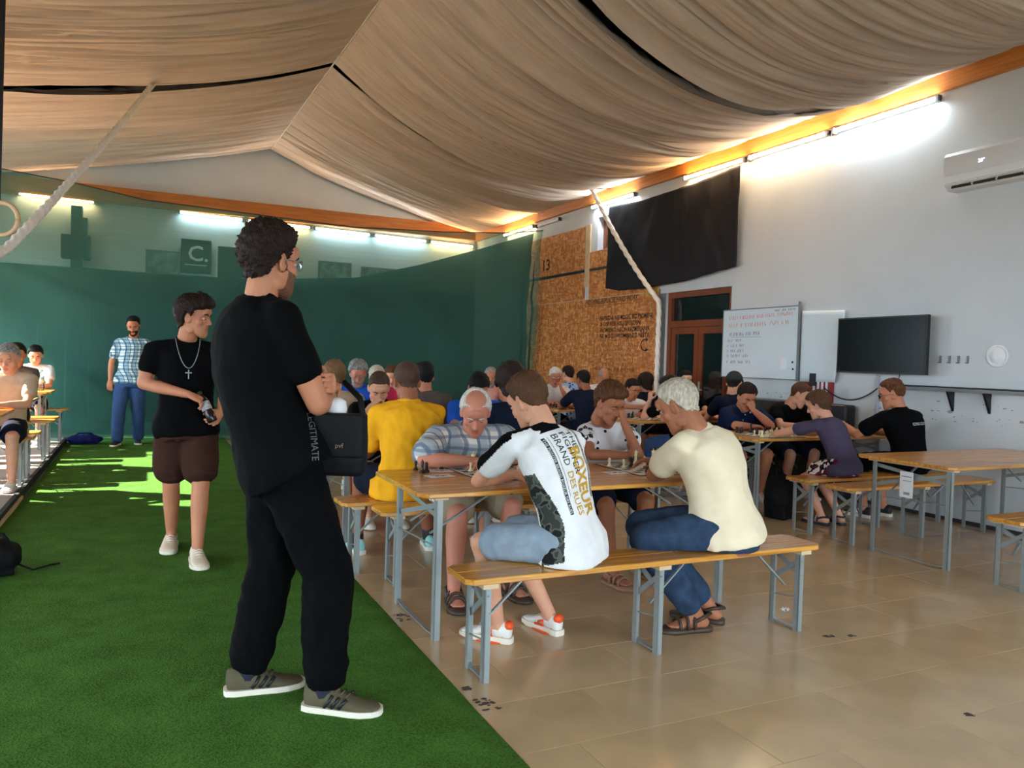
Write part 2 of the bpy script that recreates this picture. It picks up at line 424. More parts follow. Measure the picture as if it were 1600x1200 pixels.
M_steel = mat('grey_painted_steel', rgb(140, 146, 144), .38, metal=.25, var=.05, vscale=10)
M_wood = m_wood()
M_batten = mat('raw_pine_batten', rgb(206, 178, 140), .6, var=.1, vscale=6)
M_osb = m_osb()

fl = MB().box(1.21, XR, YB, YE, -.12, -.003).build('floor', M_grout)
struct(fl, 'polished beige stone tile floor')
# stone tiles .6 x .4 in running bond; each a piece of the floor
tile_me = {}
def tile_mesh(w):
    k = round(w, 2)
    if k not in tile_me:
        g, c = .0008, .0012; h = .0
        a, b = w / 2 - g, .2 - g
        V = [(-a, -b, -.012), (a, -b, -.012), (a, b, -.012), (-a, b, -.012), (-a, -b, -c), (a, -b, -c), (a, b, -c), (-a, b, -c),
             (-a + c, -b + c, 0), (a - c, -b + c, 0), (a - c, b - c, 0), (-a + c, b - c, 0)]
        F = [(3, 2, 1, 0), (8, 9, 10, 11)]
        for k0 in (0, 4):
            for i in range(4): F.append((k0 + i, k0 + (i + 1) % 4, k0 + 4 + (i + 1) % 4, k0 + 4 + i))
        tile_me[k] = to_mesh('tile', V, F, M_tile)
    return tile_me[k]
nt_ = 0
for j in range(0, 29):
    y = 1.59 + .4 * j + .2
    x = 1.21; first = [.49, .24][(j) % 2]
    while x < XR - .02:
        w = first if x < 1.22 else .6
        w = min(w, XR - x)
        if nt_ < 300 and w > .08:
            link('tile', tile_mesh(w), fl, (x + w / 2, y, 0)); nt_ += 1
        x += w
# the nearest and farthest strips of the same tiling, beyond the picked-out pieces
nf = MB()
for (y0, y1) in ((YB, 1.59), (1.59 + .4 * 29, YE)):
    y = y0
    while y < y1 - .02:
        x = 1.21
        while x < XR - .02:
            w = min(.6, XR - x); h = min(.4, y1 - y)
            nf.box(x + .0012, x + w - .0012, y + .0012, y + h - .0012, -.012, 0); x += w
        y += .4
o = nf.build('tile_field', M_tile, fl); o['kind'] = 'stuff'
struct(MB().box(XL - 3, 1.21, YB, YE, -.12, -.003).build('floor', mat('concrete', rgb(120, 116, 110), .8, var=.08)), 'bare concrete floor under the green carpet')

def m_turf():
    m = mat('green_turf', rgb(52, 112, 44), .95, spec=.05); nt = m.node_tree; b = nt.nodes['Principled BSDF']
    tc = N(nt, 'ShaderNodeTexCoord')
    n1 = N(nt, 'ShaderNodeTexNoise'); n1.inputs['Scale'].default_value = 120; n1.inputs['Detail'].default_value = 4
    n2 = N(nt, 'ShaderNodeTexNoise'); n2.inputs['Scale'].default_value = 5; n2.inputs['Detail'].default_value = 6
    for n in (n1, n2): nt.links.new(tc.outputs['Object'], n.inputs['Vector'])
    mx = N(nt, 'ShaderNodeMath', operation='MULTIPLY_ADD'); mx.inputs[1].default_value = .70; nt.links.new(n1.outputs[0], mx.inputs[0])
    ml = N(nt, 'ShaderNodeMath', operation='MULTIPLY'); ml.inputs[1].default_value = .30; nt.links.new(n2.outputs[0], ml.inputs[0]); nt.links.new(ml.outputs[0], mx.inputs[2])
    cr = N(nt, 'ShaderNodeValToRGB'); cr.color_ramp.elements[0].position = .34; cr.color_ramp.elements[1].position = .66
    cr.color_ramp.elements[0].color = (*rgb(50, 84, 28), 1); cr.color_ramp.elements[1].color = (*rgb(84, 128, 54), 1)
    nt.links.new(mx.outputs[0], cr.inputs[0]); nt.links.new(cr.outputs[0], b.inputs['Base Color'])
    bu = N(nt, 'ShaderNodeBump'); bu.inputs['Strength'].default_value = .8; bu.inputs['Distance'].default_value = .012
    nt.links.new(n1.outputs[0], bu.inputs['Height']); nt.links.new(bu.outputs[0], b.inputs['Normal']); return m
def turf_fn(u, v):
    x = -.95 + 2.16 * u; y = YB + .3 + (13.2 - YB) * v
    e = .006 * noise.noise((0, y * 1.3, 3)) if u > .5 else .02 * noise.noise((5, y * 1.5, 0))
    ed = 0 if (0 < u < 1) else 1
    return (x + (e if ed else 0), y, .009 * (0 if ed else 1) + .0015 * noise.noise((x * 4, y * 4, 0)) + .002)
tag(MB().grid(turf_fn, 40, 260).build('carpet', m_turf(), smooth=True), 'long strip of green artificial turf carpet beside the tiled floor', 'carpet')

pl = struct(MB().box(XL - 3, -1.0, 2.0, 13.0, -.003, .068).build('platform', mat('grey_deck', rgb(160, 156, 150), .7, var=.12, vscale=5, stretch=(1, 6, 1), bump=.1)), 'low grey deck left of the green carpet')
MB().box(-1.0, -.965, 2.0, 13.0, -.003, .074).build('edge_strip', mat('dark_rubber', rgb(34, 32, 32), .8), pl)
MB().box(-.965, -.95, 2.0, 8.2, -.003, .03).build('wood_strip', M_batten, pl)

# right wall with door and window openings
def wall_boxes(mb, x0, x1, yspan, zspan, holes):
    ys = sorted({yspan[0], yspan[1], *[h[0] for h in holes], *[h[1] for h in holes]})
    for a, b in zip(ys[:-1], ys[1:]):
        zs = [(zspan[0], zspan[1])]
        for (h0, h1, z0, z1) in holes:
            if h0 <= a + 1e-6 and h1 >= b - 1e-6:
                new = []
                for (p, q) in zs:
                    if z0 > p: new.append((p, min(z0, q)))
                    if z1 < q: new.append((max(z1, p), q))
                zs = new
        for (p, q) in zs:
            if q - p > 1e-4: mb.box(x0, x1, a, b, p, q)
    return mb
wr = struct(wall_boxes(MB(), XR, XR + .3, (YB - .3, YE + .3), (-.12, 4.75), [(7.88, 9.27, 0, 2.43), (9.6, 11.22, 3.27, 3.82)]).build('wall_right', M_wall), 'white plaster side wall')
struct(wall_boxes(MB(), XL - .25, XL, (YB - .3, YE + .3), (-.12, 4.75), [(9.1, 15.5, 0, 2.9), (0.0, 6.4, .2, 2.8)]).build('wall_left', M_wall), 'white plaster wall with wide openings')
we = struct(MB().box(XL - .25, XR + .3, YE, YE + .3, -.12, 6.1).build('wall_end', M_wall), 'white gable wall behind the green netting')
MB().box(XL, XR, YE - .02, YE, 0, 2.86).build('painted_dado', M_paint_dark, we)
wb_ = MB()
for (x0, x1, z0, z1) in ((XL - .25, -1.9, -.12, 6.1), (6.1, XR + .3, -.12, 6.1), (-1.9, 6.1, 3.0, 6.1), (-1.9, 6.1, -.12, .1)):
    wb_.box(x0, x1, YB - .3, YB, z0, z1)
struct(wb_.build('wall_back', M_wall), 'white wall with a wide glazed opening')
# unseen helpers outside: dark ground against light from below, roof to block the sun
struct(MB().box(-45, 45, -45, 45, -.3, -.121).build('ground', mat('asphalt', rgb(96, 94, 90), .9, var=.06)), 'unseen grey asphalt outside, added to block light from below')
struct(MB().box(-9, XL - .25, -1.0, 7.6, 3.0, 3.1).build('sun_block_roof', M_wall), 'unseen roof slab added to keep the sun out of the near opening')
rf = MB()
rf.add([(RIDGE_X, YB - .3, 6.0), (RIDGE_X, YE + .3, 6.0), (XR + .3, YE + .3, 4.7), (XR + .3, YB - .3, 4.7), (RIDGE_X, YB - .3, 6.2), (RIDGE_X, YE + .3, 6.2), (XR + .3, YE + .3, 4.9), (XR + .3, YB - .3, 4.9)],
       [(0, 1, 2, 3), (7, 6, 5, 4), (0, 4, 5, 1), (2, 6, 7, 3), (0, 3, 7, 4), (1, 5, 6, 2)])
rf.add([(RIDGE_X, YB - .3, 6.0), (RIDGE_X, YE + .3, 6.0), (XL - .25, YE + .3, 4.7), (XL - .25, YB - .3, 4.7), (RIDGE_X, YB - .3, 6.2), (RIDGE_X, YE + .3, 6.2), (XL - .25, YE + .3, 4.9), (XL - .25, YB - .3, 4.9)],
       [(0, 3, 2, 1), (7, 4, 5, 6), (0, 1, 5, 4), (2, 3, 7, 6), (0, 4, 7, 3), (1, 2, 6, 5)])
struct(rf.build('roof', M_roof), 'dark roof above the draped cloth')
struct(MB().box(XR - .06, XR, YB, YE, 4.06, 4.24).build('trim_1', M_beam), 'orange timber wall plate along the side wall')
struct(MB().box(XL, XR - .06, YE - .1, YE, 4.09, 4.40).build('trim_2', M_beam_x), 'orange timber beam across the gable wall')

# draped ceiling: cloth panels hung from ridge to eaves, in bays with black gaps between
ceil = bpy.data.objects.new('ceiling', None); COL.objects.link(ceil); struct(ceil, 'beige pleated cloth draped from ridge to eaves')
def sag_y(y):
    return float(np.interp(y, [-4, 5.8, 10.8, 13, 16.5], [.8, .74, .45, .28, .05]))
def sst_(t): t = max(0, min(1, t * 1.6)); return t * t * (3 - 2 * t)
def fold(y, x, seed):
    w = y + .22 * noise.noise((y * .5, x * .22, seed)) + .10 * noise.noise((y * 1.6, x * .5, seed + 4))
    a = -abs(noise.noise((w * 2.1, x * .10, seed))) * .17
    b = noise.noise((w * 6.5, x * .16, seed + 9)) * .055
    c = -abs(noise.noise((w * 17, x * .3, seed + 20))) * .075
    n1 = abs(noise.noise((w * 4.2, x * .09, seed + 30))); n2 = abs(noise.noise((w * 10.5, x * .13, seed + 50)))
    s1 = max(0, 1 - n1 / .10) * .13 * sst_(noise.noise((w * .9, x * .35, seed + 60)) + .35); s2 = max(0, 1 - n2 / .13) * .06
    return a + b + c * .5 + s1 + s2
def panel(y0, y1, side, seed):
    nx, ny = 26, int((y1 - y0) / .014)
    def fn(u, v):
        y = y0 + (y1 - y0) * v
        xe = XR - .05 if side > 0 else XL
        x = RIDGE_X + (xe - RIDGE_X) * u
        ze = 4.23
        rz = float(np.interp(y, [-4, 8, 16.5], [5.25, 5.28, 5.52]))
        z = rz + (ze - rz) * u - sag_y(y) * (1.0 if side > 0 else .45) * 4 * u * (1 - u) * (1.1 - .2 * u)
        e = min(1, u * 5 + .18) * min(1, (1 - u) * 6 + .12)
        edge = 0
        for ye in (y0, y1):
            d = abs(y - ye)
            if d < .25 and -3.9 < ye < 16.3: edge -= .06 * (1 - d / .25) ** 2 * 4 * u * (1 - u)
        return (x, y, z + fold(y, x, seed) * e + edge)
    o = MB().grid(fn, nx, ny).build('fabric_panel', M_ceil, ceil, smooth=True, fix=False)
for i, (a, b) in enumerate(((-3.95, 5.72), (5.86, 10.74), (10.88, 16.42))):
    panel(a, b, 1, 3.1 + i * 7); panel(a, b, -1, 15.7 + i * 5)
MB().tube([(RIDGE_X, y, float(np.interp(y, [-4, 8, 16.5], [5.25, 5.28, 5.52])) - .015) for y in np.linspace(-3.9, 16.4, 24)], .012, 6).build('ridge_cord', mat('white_cord', rgb(210, 200, 184), .8), ceil, smooth=True)

# fluorescent tube lights
WARM, COOL = (1.0, .66, .34), (.82, .93, 1.0)
def tube_light(p0, p1, n, warm, label, group, strength=46, lit=True):
    p0, p1, n = Vector(p0), Vector(p1), Vector(n); d = (p1 - p0).normalized(); c = (p0 + p1) / 2
    t = thing('tube_light', label, 'light', c, 0, group)
    a, b = p0 - c + d * .02, p1 - c - d * .02
    MB().bar(a, b, .05, .045).build('housing', M_white, t)
    q = n * .055 + Vector((0, 0, -.012))
    if lit:
        MB().cone(a + q + d * .05, b + q - d * .05, .017, .017, 10).build('tube', emis('tube_warm' if warm == 1 else 'tube_cool' if warm == 0 else 'tube_neutral', WARM if warm == 1 else COOL if warm == 0 else (1, .8, .55), strength), t, smooth=True)
    for e, s in ((a, 1), (b, -1)):
        MB().bar(e + q * .5 - d * s * .0, e + q * .5 + d * s * .03, .06, .06).build('end_cap', M_grey if lit else M_black, t)
    return t
nw = (-1, 0, 0)
for (y0, y1, w, lab) in ((4.99, 6.29, 0, 'cool white tube light on the side wall, nearest the air conditioner'), (6.31, 7.60, 2, 'bright tube light on the side wall, second from the air conditioner'),
                         (7.62, 8.88, 1, 'warm orange tube light at the right corner of the black cloth'), (10.03, 11.34, 0, 'cool white tube light above the small window and hanging rope'),
                         (13.45, 14.85, 1, 'warm tube light on the side wall, seen through the green netting')):
    tube_light((XR - .04, y0, 4.0), (XR - .04, y1, 4.0), nw, w, lab, 'tube lights along the side wall')
tube_light((XR - .04, 12.4, 3.98), (XR - .04, 13.4, 3.98), nw, 0, 'unlit tube light rail at the top of the green netting', 'tube lights along the side wall', lit=False)
ew = [(-2.07, -.79, 1, 'leftmost warm tube light behind the green netting'), (.58, 1.82, 0, 'cool tube light behind the netting, left of the standing man\'s head'), (1.84, 3.15, 1, 'warm tube light behind the netting, at the standing man\'s hair'),
      (3.17, 4.41, 0, 'cool tube light behind the netting, just right of the standing man'), (4.43, 5.68, 0, 'cool tube light behind the netting, second from the corner'), (5.7, 6.8, 1, 'warm tube light behind the netting, in the room corner')]
for (x0, x1, w, lab) in ew:
    zf = lambda x: 4.07 - .018 * x
    tube_light((x0, YE - .04, zf(x0)), (x1, YE - .04, zf(x1)), (0, -1, 0), w, lab, 'tube lights on the gable wall', strength=60)

# green netting across the end of the hall and the darker sheet behind it
NT = [(-3.25, 3.95), (-1.78, 3.86), (-.93, 3.78), (0, 3.64), (1.37, 3.6), (3.16, 3.55), (4.88, 3.63), (6.07, 3.73), (6.8, 3.85)]
DT = [(-3.25, 2.6), (-1.86, 2.59), (.12, 2.58), (1.67, 2.6), (3.35, 2.75), (4.53, 3.07), (5.7, 3.46), (6.82, 3.86)]
def sheet(top, y, seed, amp):
    xs, zs = zip(*top)
    def fn(u, v):
        x = xs[0] + (xs[-1] - xs[0]) * u; zt = float(np.interp(x, xs, zs)); z = .02 + (zt - .02) * v
        w = noise.noise((x * .55 + z * .5, z * .8, seed)) * amp * 2 + noise.noise((x * 1.2 + z * 1.4, z * 3.2, seed + 3)) * amp * .55 + noise.noise((x * .5, z * 9, seed + 5)) * amp * .08
        w -= amp * 2.2 * max(0, .22 - abs(noise.noise((x * .55 + z * .75, z * .35 - x * .1, seed + 12)))) - amp * .9 * max(0, .15 - abs(noise.noise((x * .9 + z * 1.6, z * .5, seed + 15))))
        lo = max(0, 1 - z / .5)
        w += lo * .16 * noise.noise((x * 2.6, z * 5, seed + 8)) - lo * .12
        if u > .985: x -= .10 * math.sin(math.pi * min(1, v)) 
        env = min(1, (1 - v) * 8 + .15)
        return (x, y + w * env, z)
    return MB().grid(fn, 220, 90)
tag(sheet(NT, 13.08, 2.0, .085).build('safety_net', m_net('green_netting', (.60, .78, .73), rgb(76, 128, 118), .56), smooth=True, fix=False), 'large green safety netting hung across the end of the hall', 'netting')
tag(sheet(DT, 13.5, 31.0, .05).build('shade_sheet', m_net('dark_green_sheet', (.40, .55, .51), rgb(24, 46, 43), .82), smooth=True, fix=False), 'darker green sheet sagging behind the green netting', 'netting')
tag(MB().tube([(x, 13.07, z + .004) for x, z in NT], .008, 6).build('net_cord', M_black, smooth=True), 'thin black cord along the top edge of the green netting', 'cord')

# things seen dimly through the netting, on the gable wall
def framed(x0, x1, z0, z1, face, label, frame=M_grey):
    t = thing('wall_poster', label, 'poster', ((x0 + x1) / 2, YE - .02, z0), 0, 'posters behind the netting')
    w, h = (x1 - x0) / 2, z1 - z0
    f = MB(); f.box(-w, w, -.025, -.001, 0, .03); f.box(-w, w, -.025, -.001, h - .03, h); f.box(-w, -w + .03, -.025, -.001, .03, h - .03); f.box(w - .03, w, -.025, -.001, .03, h - .03)
    f.build('frame', frame, t); MB().box(-w + .03, w - .03, -.015, -.001, .03, h - .03).build('sheet', face, t); return t
pd = mat('poster_dark', rgb(22, 34, 34), .7); pg = mat('poster_grey', rgb(120, 140, 134), .7, var=.6, vscale=6)
framed(.04, .63, 2.83, 3.3, pg, 'grey picture poster behind the netting, left of the letter poster')
t = framed(.66, 1.21, 2.9, 3.56, pd, 'dark poster with a large letter C behind the netting', pd)
text_on('lettering', 'C.', (-.16, -.016, .25), (1, 0, 0), (0, 0, 1), .42, M_white, t, bold=.006)
MB().box(-.2, .2, -.018, -.016, .16, .175).build('underline', M_white, t)
framed(1.3, 2.5, 2.5, 3.5, pd, 'wide dark board with a pale frame behind the netting', M_white)
framed(3.3, 4.0, 2.6, 3.35, pg, 'pale poster behind the netting, right of the standing man')
framed(4.2, 5.2, 2.7, 3.3, pg, 'wide pale poster behind the netting near the corner')
t = thing('climbing_rig', 'dark boxy climbing frame column behind the netting at left', 'gym rig', (-1.1, YE - .25, 0))
MB().box(-.09, .09, -.05, .2, 0, 3.95).build('column', M_black, t); MB().box(-.24, .22, -.1, .2, 3.0, 3.42).build('box', M_black, t); MB().box(.09, .17, -.03, .2, 3.42, 3.75).build('bracket', M_black, t)
for (x, z0, z1, lab) in ((-1.7, 0, 1.85, 'thin grey wall pipe behind the netting, leftmost'), (-1.26, 0, 1.7, 'blue and grey wall pipe behind the netting above the water bottle'), (-.9, 0, 2.2, 'thin pale wall pipe behind the netting beside the plaid-shirt man')):
    t = thing('wall_pipe', lab, 'pipe', (x, YE - .06, 0), 0, 'pipes behind the netting')
    MB().cone((0, 0, .02), (0, 0, z1), .022, .022, 8).build('pipe', M_white, t, smooth=True)
    for z in (.3, z1 * .5, z1 - .1): MB().box(-.03, .03, -.03, .06, z, z + .05).build('clamp', mat('blue_clamp', rgb(40, 80, 150), .5), t)
# ------------------------------------------------------------------ things on the right wall
UY, UZ = np.array((0., -1., 0.)), np.array((0., 0., 1.))
def fit_text(name, txt, y0, y1, z, h, m, parent, off=.0, x=XR - .02, slant=0.0):
    V, F = text_geo(txt, 1.0, bold=.022)
    if not len(F): return
    w = V[:, 0].max() - V[:, 0].min(); V[:, 0] -= V[:, 0].min(); sx = (y0 - y1) / w; sy = h / .7
    P = np.column_stack([np.full(len(V), x - off), y0 - V[:, 0] * sx, z + V[:, 1] * sy + V[:, 0] * sx * slant])
    o = link(name, to_mesh(name, P, F, m), parent); return o
def scribble(name, words, y0, y1, z, h, m, parent, x, th=.005, slant=0.0):
    """a line of illegible handwriting: loose pen strokes grouped into words"""
    rnd = random.Random(int(y0 * 1000 + z * 777)); n = sum(words) + len(words) - 1; cw = (y0 - y1) / n; mb = MB(); u = 0.0
    for wi, k in enumerate(words):
        for _ in range(k):
            pts = [(u + cw * rnd.uniform(.05, .9), h * q) for q in rnd.choice(((0, 1, .5, .1), (1, 0, .9), (0, .9, 0, 1), (.5, 1, .6, 0), (1, .1, 0, .5)))]
            for a, b in zip(pts[:-1], pts[1:]):
                mb.bar((x, y0 - a[0], z + a[1] + a[0] * slant), (x, y0 - b[0], z + b[1] + b[0] * slant), th, .0012, up=(1, 0, 0))
            u += cw
        u += cw
    o = mb.build(name, m, parent); o['kind'] = 'stuff'; return o
def rect(mb, y0, y1, z0, z1, x0, x1): return mb.box(x0, x1, min(y0, y1), max(y0, y1), z0, z1)
# strand boards
bd = thing('board_cladding', 'orange strand board cladding with black hand lettering beside the door', 'wall panel', (0, 0, 0))
for (y0, y1, z0, z1) in ((9.42, 11.2, 0, 2.46), (11.21, 13.75, 0, 2.46), (11.58, 13.75, 2.47, 2.93), (11.58, 13.75, 2.985, 3.72), (9.45, 11.42, 2.47, 3.26)):
    rect(MB(), y0, y1, z0, z1, XR - .02, XR - .002).build('board', M_osb, bd)
rect(MB(), 11.42, 11.57, 2.68, 3.74, XR - .028, XR - .002).build('pale_batten', M_batten, bd)
rect(MB(), 9.43, 9.75, 2.40, 2.56, XR - .03, XR - .02).build('yellow_strip', mat('yellow_wood', rgb(206, 160, 74), .6, var=.1), bd)
rect(MB(), 10.7, 13.7, 2.935, 2.98, XR - .024, XR - .003).build('black_tape', M_black, bd)
rect(MB(), 9.405, 9.42, 0, 2.5, XR - .022, XR - .002).build('edge_strip', M_grey, bd)
fit_text('lettering', 'NOTHING REPLACES HARD WORK', 11.49, 9.95, 2.37, .085, M_ink_mid, bd, .002)
rect(MB(), 10.2, 11.5, 2.335, 2.345, XR - .022, XR - .02).build('underline', M_ink_grey, bd)
for i, s in enumerate(('NAPREDAK NIJE MOGUĆ BEZ PROMJENE,', 'A ONI KOJI NISU SPOSOBNI', 'PROMIJENITI NAČIN RAZMIŠLJANJA', 'NE MOGU PROMIJENITI NIŠTA')):
    fit_text('lettering', s, 11.02, (9.54, 9.85, 9.62, 9.62)[i], 2.09 - .098 * i, .068, M_ink, bd, .002)
for i, (s, a, b) in enumerate((((5, 7, 4), 11.0, 10.15), ((5, 2, 6, 4), 11.1, 9.98), ((4, 2, 5), 11.0, 10.1), ((5, 1, 6), 10.95, 10.0), ((2, 5, 2, 6), 11.05, 9.95), ((3, 6, 5), 10.95, 10.1), ((5, 4, 3, 7), 11.16, 10.0))):
    scribble('faint_lettering', s, a, b, 1.74 - .078 * i, .045, M_ink_mid if i == 6 else M_ink_grey, bd, XR - .0215, .008)
fit_text('lettering', '13', 13.12, 12.85, 3.1, .2, M_ink, bd, .002)
ar = MB()
ar.tube([(XR - .023, 9.73 - .10 * math.cos(a), 1.68 + .085 * math.sin(a)) for a in np.linspace(R(60), R(300), 14)], .008, 5)
for (yy, zz, s) in ((9.69, 1.755, 1), (9.69, 1.605, -1)):
    ar.add([(XR - .023, yy + .02, zz + .03), (XR - .023, yy + .02, zz - .03), (XR - .023, yy - .05, zz)], [(0, 1, 2)])
ar.build('arrow_mark', M_ink, bd)
# small window, black cloth over it
wn = struct(bpy.data.objects.new('window_1', None), 'small brown-framed window above the boards'); COL.objects.link(wn)
f = MB()
for (y0, y1, z0, z1) in ((9.62, 11.2, 3.28, 3.34), (9.62, 11.2, 3.76, 3.81), (9.62, 9.68, 3.34, 3.76), (11.12, 11.2, 3.34, 3.76), (10.4, 10.46, 3.34, 3.76)): rect(f, y0, y1, z0, z1, XR + .1, XR + .16)
f.build('window_frame', M_brown, wn); rect(MB(), 9.68, 11.12, 3.34, 3.76, XR + .125, XR + .131).build('pane', m_glass('window_glass'), wn)
def flag(u, v):
    y = 10.78 - (10.78 - 7.72) * u
    top = float(np.interp(u, [0, .3, .7, 1], [3.92, 3.86, 3.88, 3.94])); bot = float(np.interp(u, [0, .12, .35, .7, 1], [2.60, 2.54, 2.52, 2.56, 2.66]))
    z = bot + (top - bot) * v
    w = .03 * noise.noise((y * 2.2 + z * .8, z * .5, 1)) + .018 * noise.noise((y * 5 - z * 2.5, z, 6)) * (1 if u > .6 else .5) + .02 * (1 - v)
    return (XR - .075 - abs(w) - w * .3, y, z)
fo = tag(MB().grid(flag, 80, 40).build('black_cloth', cloth('black_tarpaulin', rgb(44, 44, 47), .1), smooth=True, fix=False), 'large black cloth hung on the white wall over the small window', 'cloth')
sm = fo.modifiers.new('thick', 'SOLIDIFY'); sm.thickness = .004
# double door with transom
dr = struct(bpy.data.objects.new('door_1', None), 'brown wooden double door with dark glass and transom'); COL.objects.link(dr)
M_dark_glass = mat('dark_door_glass', rgb(26, 34, 34), .04, spec=.6)
f = MB(); x0, x1 = XR + .04, XR + .14
for (a, b, c, d) in ((7.88, 7.96, 0, 2.43), (9.19, 9.27, 0, 2.43), (7.96, 9.19, 2.35, 2.43), (7.96, 9.19, 1.93, 2.02)): rect(f, a, b, c, d, x0, x1)
f.build('door_frame', M_brown, dr)
rect(MB(), 7.96, 9.19, 2.02, 2.35, x0 + .05, x0 + .06).build('transom_pane', M_dark_glass, dr)
for (a, b) in ((7.965, 8.572), (8.578, 9.185)):
    l = MB()
    for (p, q, c, d) in ((a, a + .09, .01, 1.925), (b - .09, b, .01, 1.925), (a + .09, b - .09, 1.83, 1.925), (a + .09, b - .09, .01, .16)): rect(l, p, q, c, d, x0 + .01, x0 + .06)
    lf = l.build('door_leaf', M_brown, dr)
    rect(MB(), a + .09, b - .09, .16, 1.83, x0 + .03, x0 + .04).build('pane', M_dark_glass, lf)
    if a < 8:
        h = MB(); h.box(x0, x0 + .012, 8.51, 8.545, .95, 1.17); h.bar((x0 - .04, 8.53, 1.06), (x0 - .04, 8.41, 1.06), .02, .02); h.bar((x0 - .04, 8.53, 1.06), (x0 + .01, 8.53, 1.06), .018, .018)
        h.build('handle', mat('white_metal', rgb(205, 205, 205), .3, metal=.5), lf)
rect(MB(), 9.27, 9.40, 0, 2.43, XR - .004, XR).build('door_reveal', M_grey, dr)
# corridor closing the opening behind the door
struct(MB().box(XR + .3, XR + .5, 7.7, 9.45, 0, 2.5).build('wall_corridor', M_roof), 'dark corridor behind the door')
# whiteboards
M_wb = mat('whiteboard_enamel', rgb(214, 226, 232), .25)
w1 = thing('whiteboard', 'white marker board with red and grey handwriting next to the door', 'whiteboard', (0, 0, 0))
rect(MB(), 6.67, 7.94, 1.26, 2.11, XR - .06, XR - .045).build('panel', M_wb, w1)
fr = MB()
rect(fr, 6.655, 6.672, 1.24, 2.16, XR - .065, XR - .04); rect(fr, 6.67, 7.95, 2.105, 2.118, XR - .065, XR - .04); rect(fr, 6.67, 7.95, 1.252, 1.262, XR - .065, XR - .04); rect(fr, 7.94, 7.95, 1.26, 2.11, XR - .065, XR - .04); fr.build('frame', M_grey, w1)
xx = XR - .061
for (s, a, b, z, h, mm) in (((5, 8, 9, 8), 7.84, 6.75, 1.985, .045, M_ink_red), ((4, 1, 9, 4, 3), 7.84, 6.8, 1.885, .05, M_ink_red), ((4, 3, 5), 7.05, 6.72, 2.06, .025, M_ink_blue),
                            ((2, 6, 3, 4), 7.84, 7.28, 1.775, .045, M_ink_blue), ((3, 3), 7.86, 7.6, 1.70, .036, M_ink_blue), ((1, 4, 3), 7.86, 7.55, 1.635, .036, M_ink_blue), ((1, 3, 4), 7.86, 7.55, 1.57, .036, M_ink_blue), ((1, 5, 3), 7.86, 7.47, 1.505, .036, M_ink_blue), ((1, 4, 4, 3), 7.86, 7.43, 1.43, .036, M_ink_blue)):
    scribble('handwriting', s, a, b, z, h, mm, w1, xx, .006, .02)
rect(MB(), 7.25, 7.78, 1.762, 1.766, xx - .002, xx).build('underline', M_ink_blue, w1)
e = tag(rect(MB(), 6.82, 6.89, 1.37, 1.51, XR - .095, XR - .061).build('board_eraser', M_white), 'white eraser block stuck low on the written whiteboard', 'eraser')
for (yy, zz, lab) in ((6.73, 1.46, 'small dark magnet on the whiteboard, upper of two'), (6.72, 1.38, 'small dark magnet on the whiteboard, lower of two')):
    tag(MB().lathe([(.012, 0), (.012, .008), (.006, .012)], 10).build('board_magnet', M_black), lab, 'magnet', 'whiteboard magnets')
    bpy.context.scene.collection.objects[-1]
    COL.objects[-1].location = (XR - .061, yy, zz); COL.objects[-1].rotation_euler = (0, -math.pi / 2, 0)
def wb2(u, v):
    z = 1.25 + .78 * v; y = 6.64 - (.62 - .09 * (1 - v) ** 1.6) * u
    return (XR - .03 - .05 * max(0, u - .45) ** 2 * (1 - .5 * v) * 3, y, z + .05 * (1 - u) * (v - .3) * .6)
o = tag(MB().grid(wb2, 24, 16).build('flexible_board', M_wb, smooth=True, fix=False), 'blank flexible white sheet curling off the wall beside the television', 'whiteboard'); q = o.modifiers.new('t', 'SOLIDIFY'); q.thickness = .012; q.offset = 0
tag(rect(MB(), 6.78, 7.5, .98, 1.18, XR - .03, XR - .004).build('white_panel', M_wb), 'narrow white panel below the written whiteboard', 'board')
t = thing('socket_panel', 'white wall panel with two blue buttons right of the whiteboard', 'panel', (XR - .004, 6.7, 1.02))
rect(MB(), -.08, .07, 0, .19, -.04, 0).build('plate', M_wb, t)
for zz in (.13, .06): MB().ell((-.043, .02, zz), .008, .015, .015).build('button', mat('blue_button', rgb(40, 70, 150), .4), t)
t = thing('red_sign', 'red and white sign with a black clip below the flexible white sheet', 'sign', (XR - .004, 6.4, 1.02), 0)
rect(MB(), -.23, .23, 0, .28, -.02, 0).build('board', M_red, t)
for k in range(4): rect(MB(), -.16 + k * .06, -.13 + k * .06, .10, .26, -.024, -.02).build('white_bar', M_white, t)
rect(MB(), .0, .07, .18, .32, -.06, -.024).build('clip', M_black, t)
# television
tv = thing('television', 'black flat screen television on the white wall', 'television', (XR - .15, 5.47, 1.36), R(-1))
rect(MB(), -.53, .53, 0, .575, -.03, .01).build('body', M_black, tv); rect(MB(), -.515, .515, .018, .56, -.0325, -.03).build('screen', mat('tv_screen', (.004, .004, .005), .22, spec=.12), tv)
rect(MB(), -.1, .1, .15, .4, .01, .14).build('wall_mount', M_grey, tv)
t = tag(rect(MB(), 5.585, 5.62, .3, 1.37, XR - .03, XR - .002).build('cable_duct', mat('pale_duct', rgb(170, 172, 182), .5)), 'pale cable duct running down the wall below the television', 'duct')
tag(MB().tube([(XR - .03, 6.29 - .7 * u, 1.19 - .13 * 4 * u * (1 - u) + .02 * u) for u in np.linspace(0, 1, 16)], .007, 6).build('cable', M_black, smooth=True), 'black cable sagging from the red sign to the duct', 'cable')
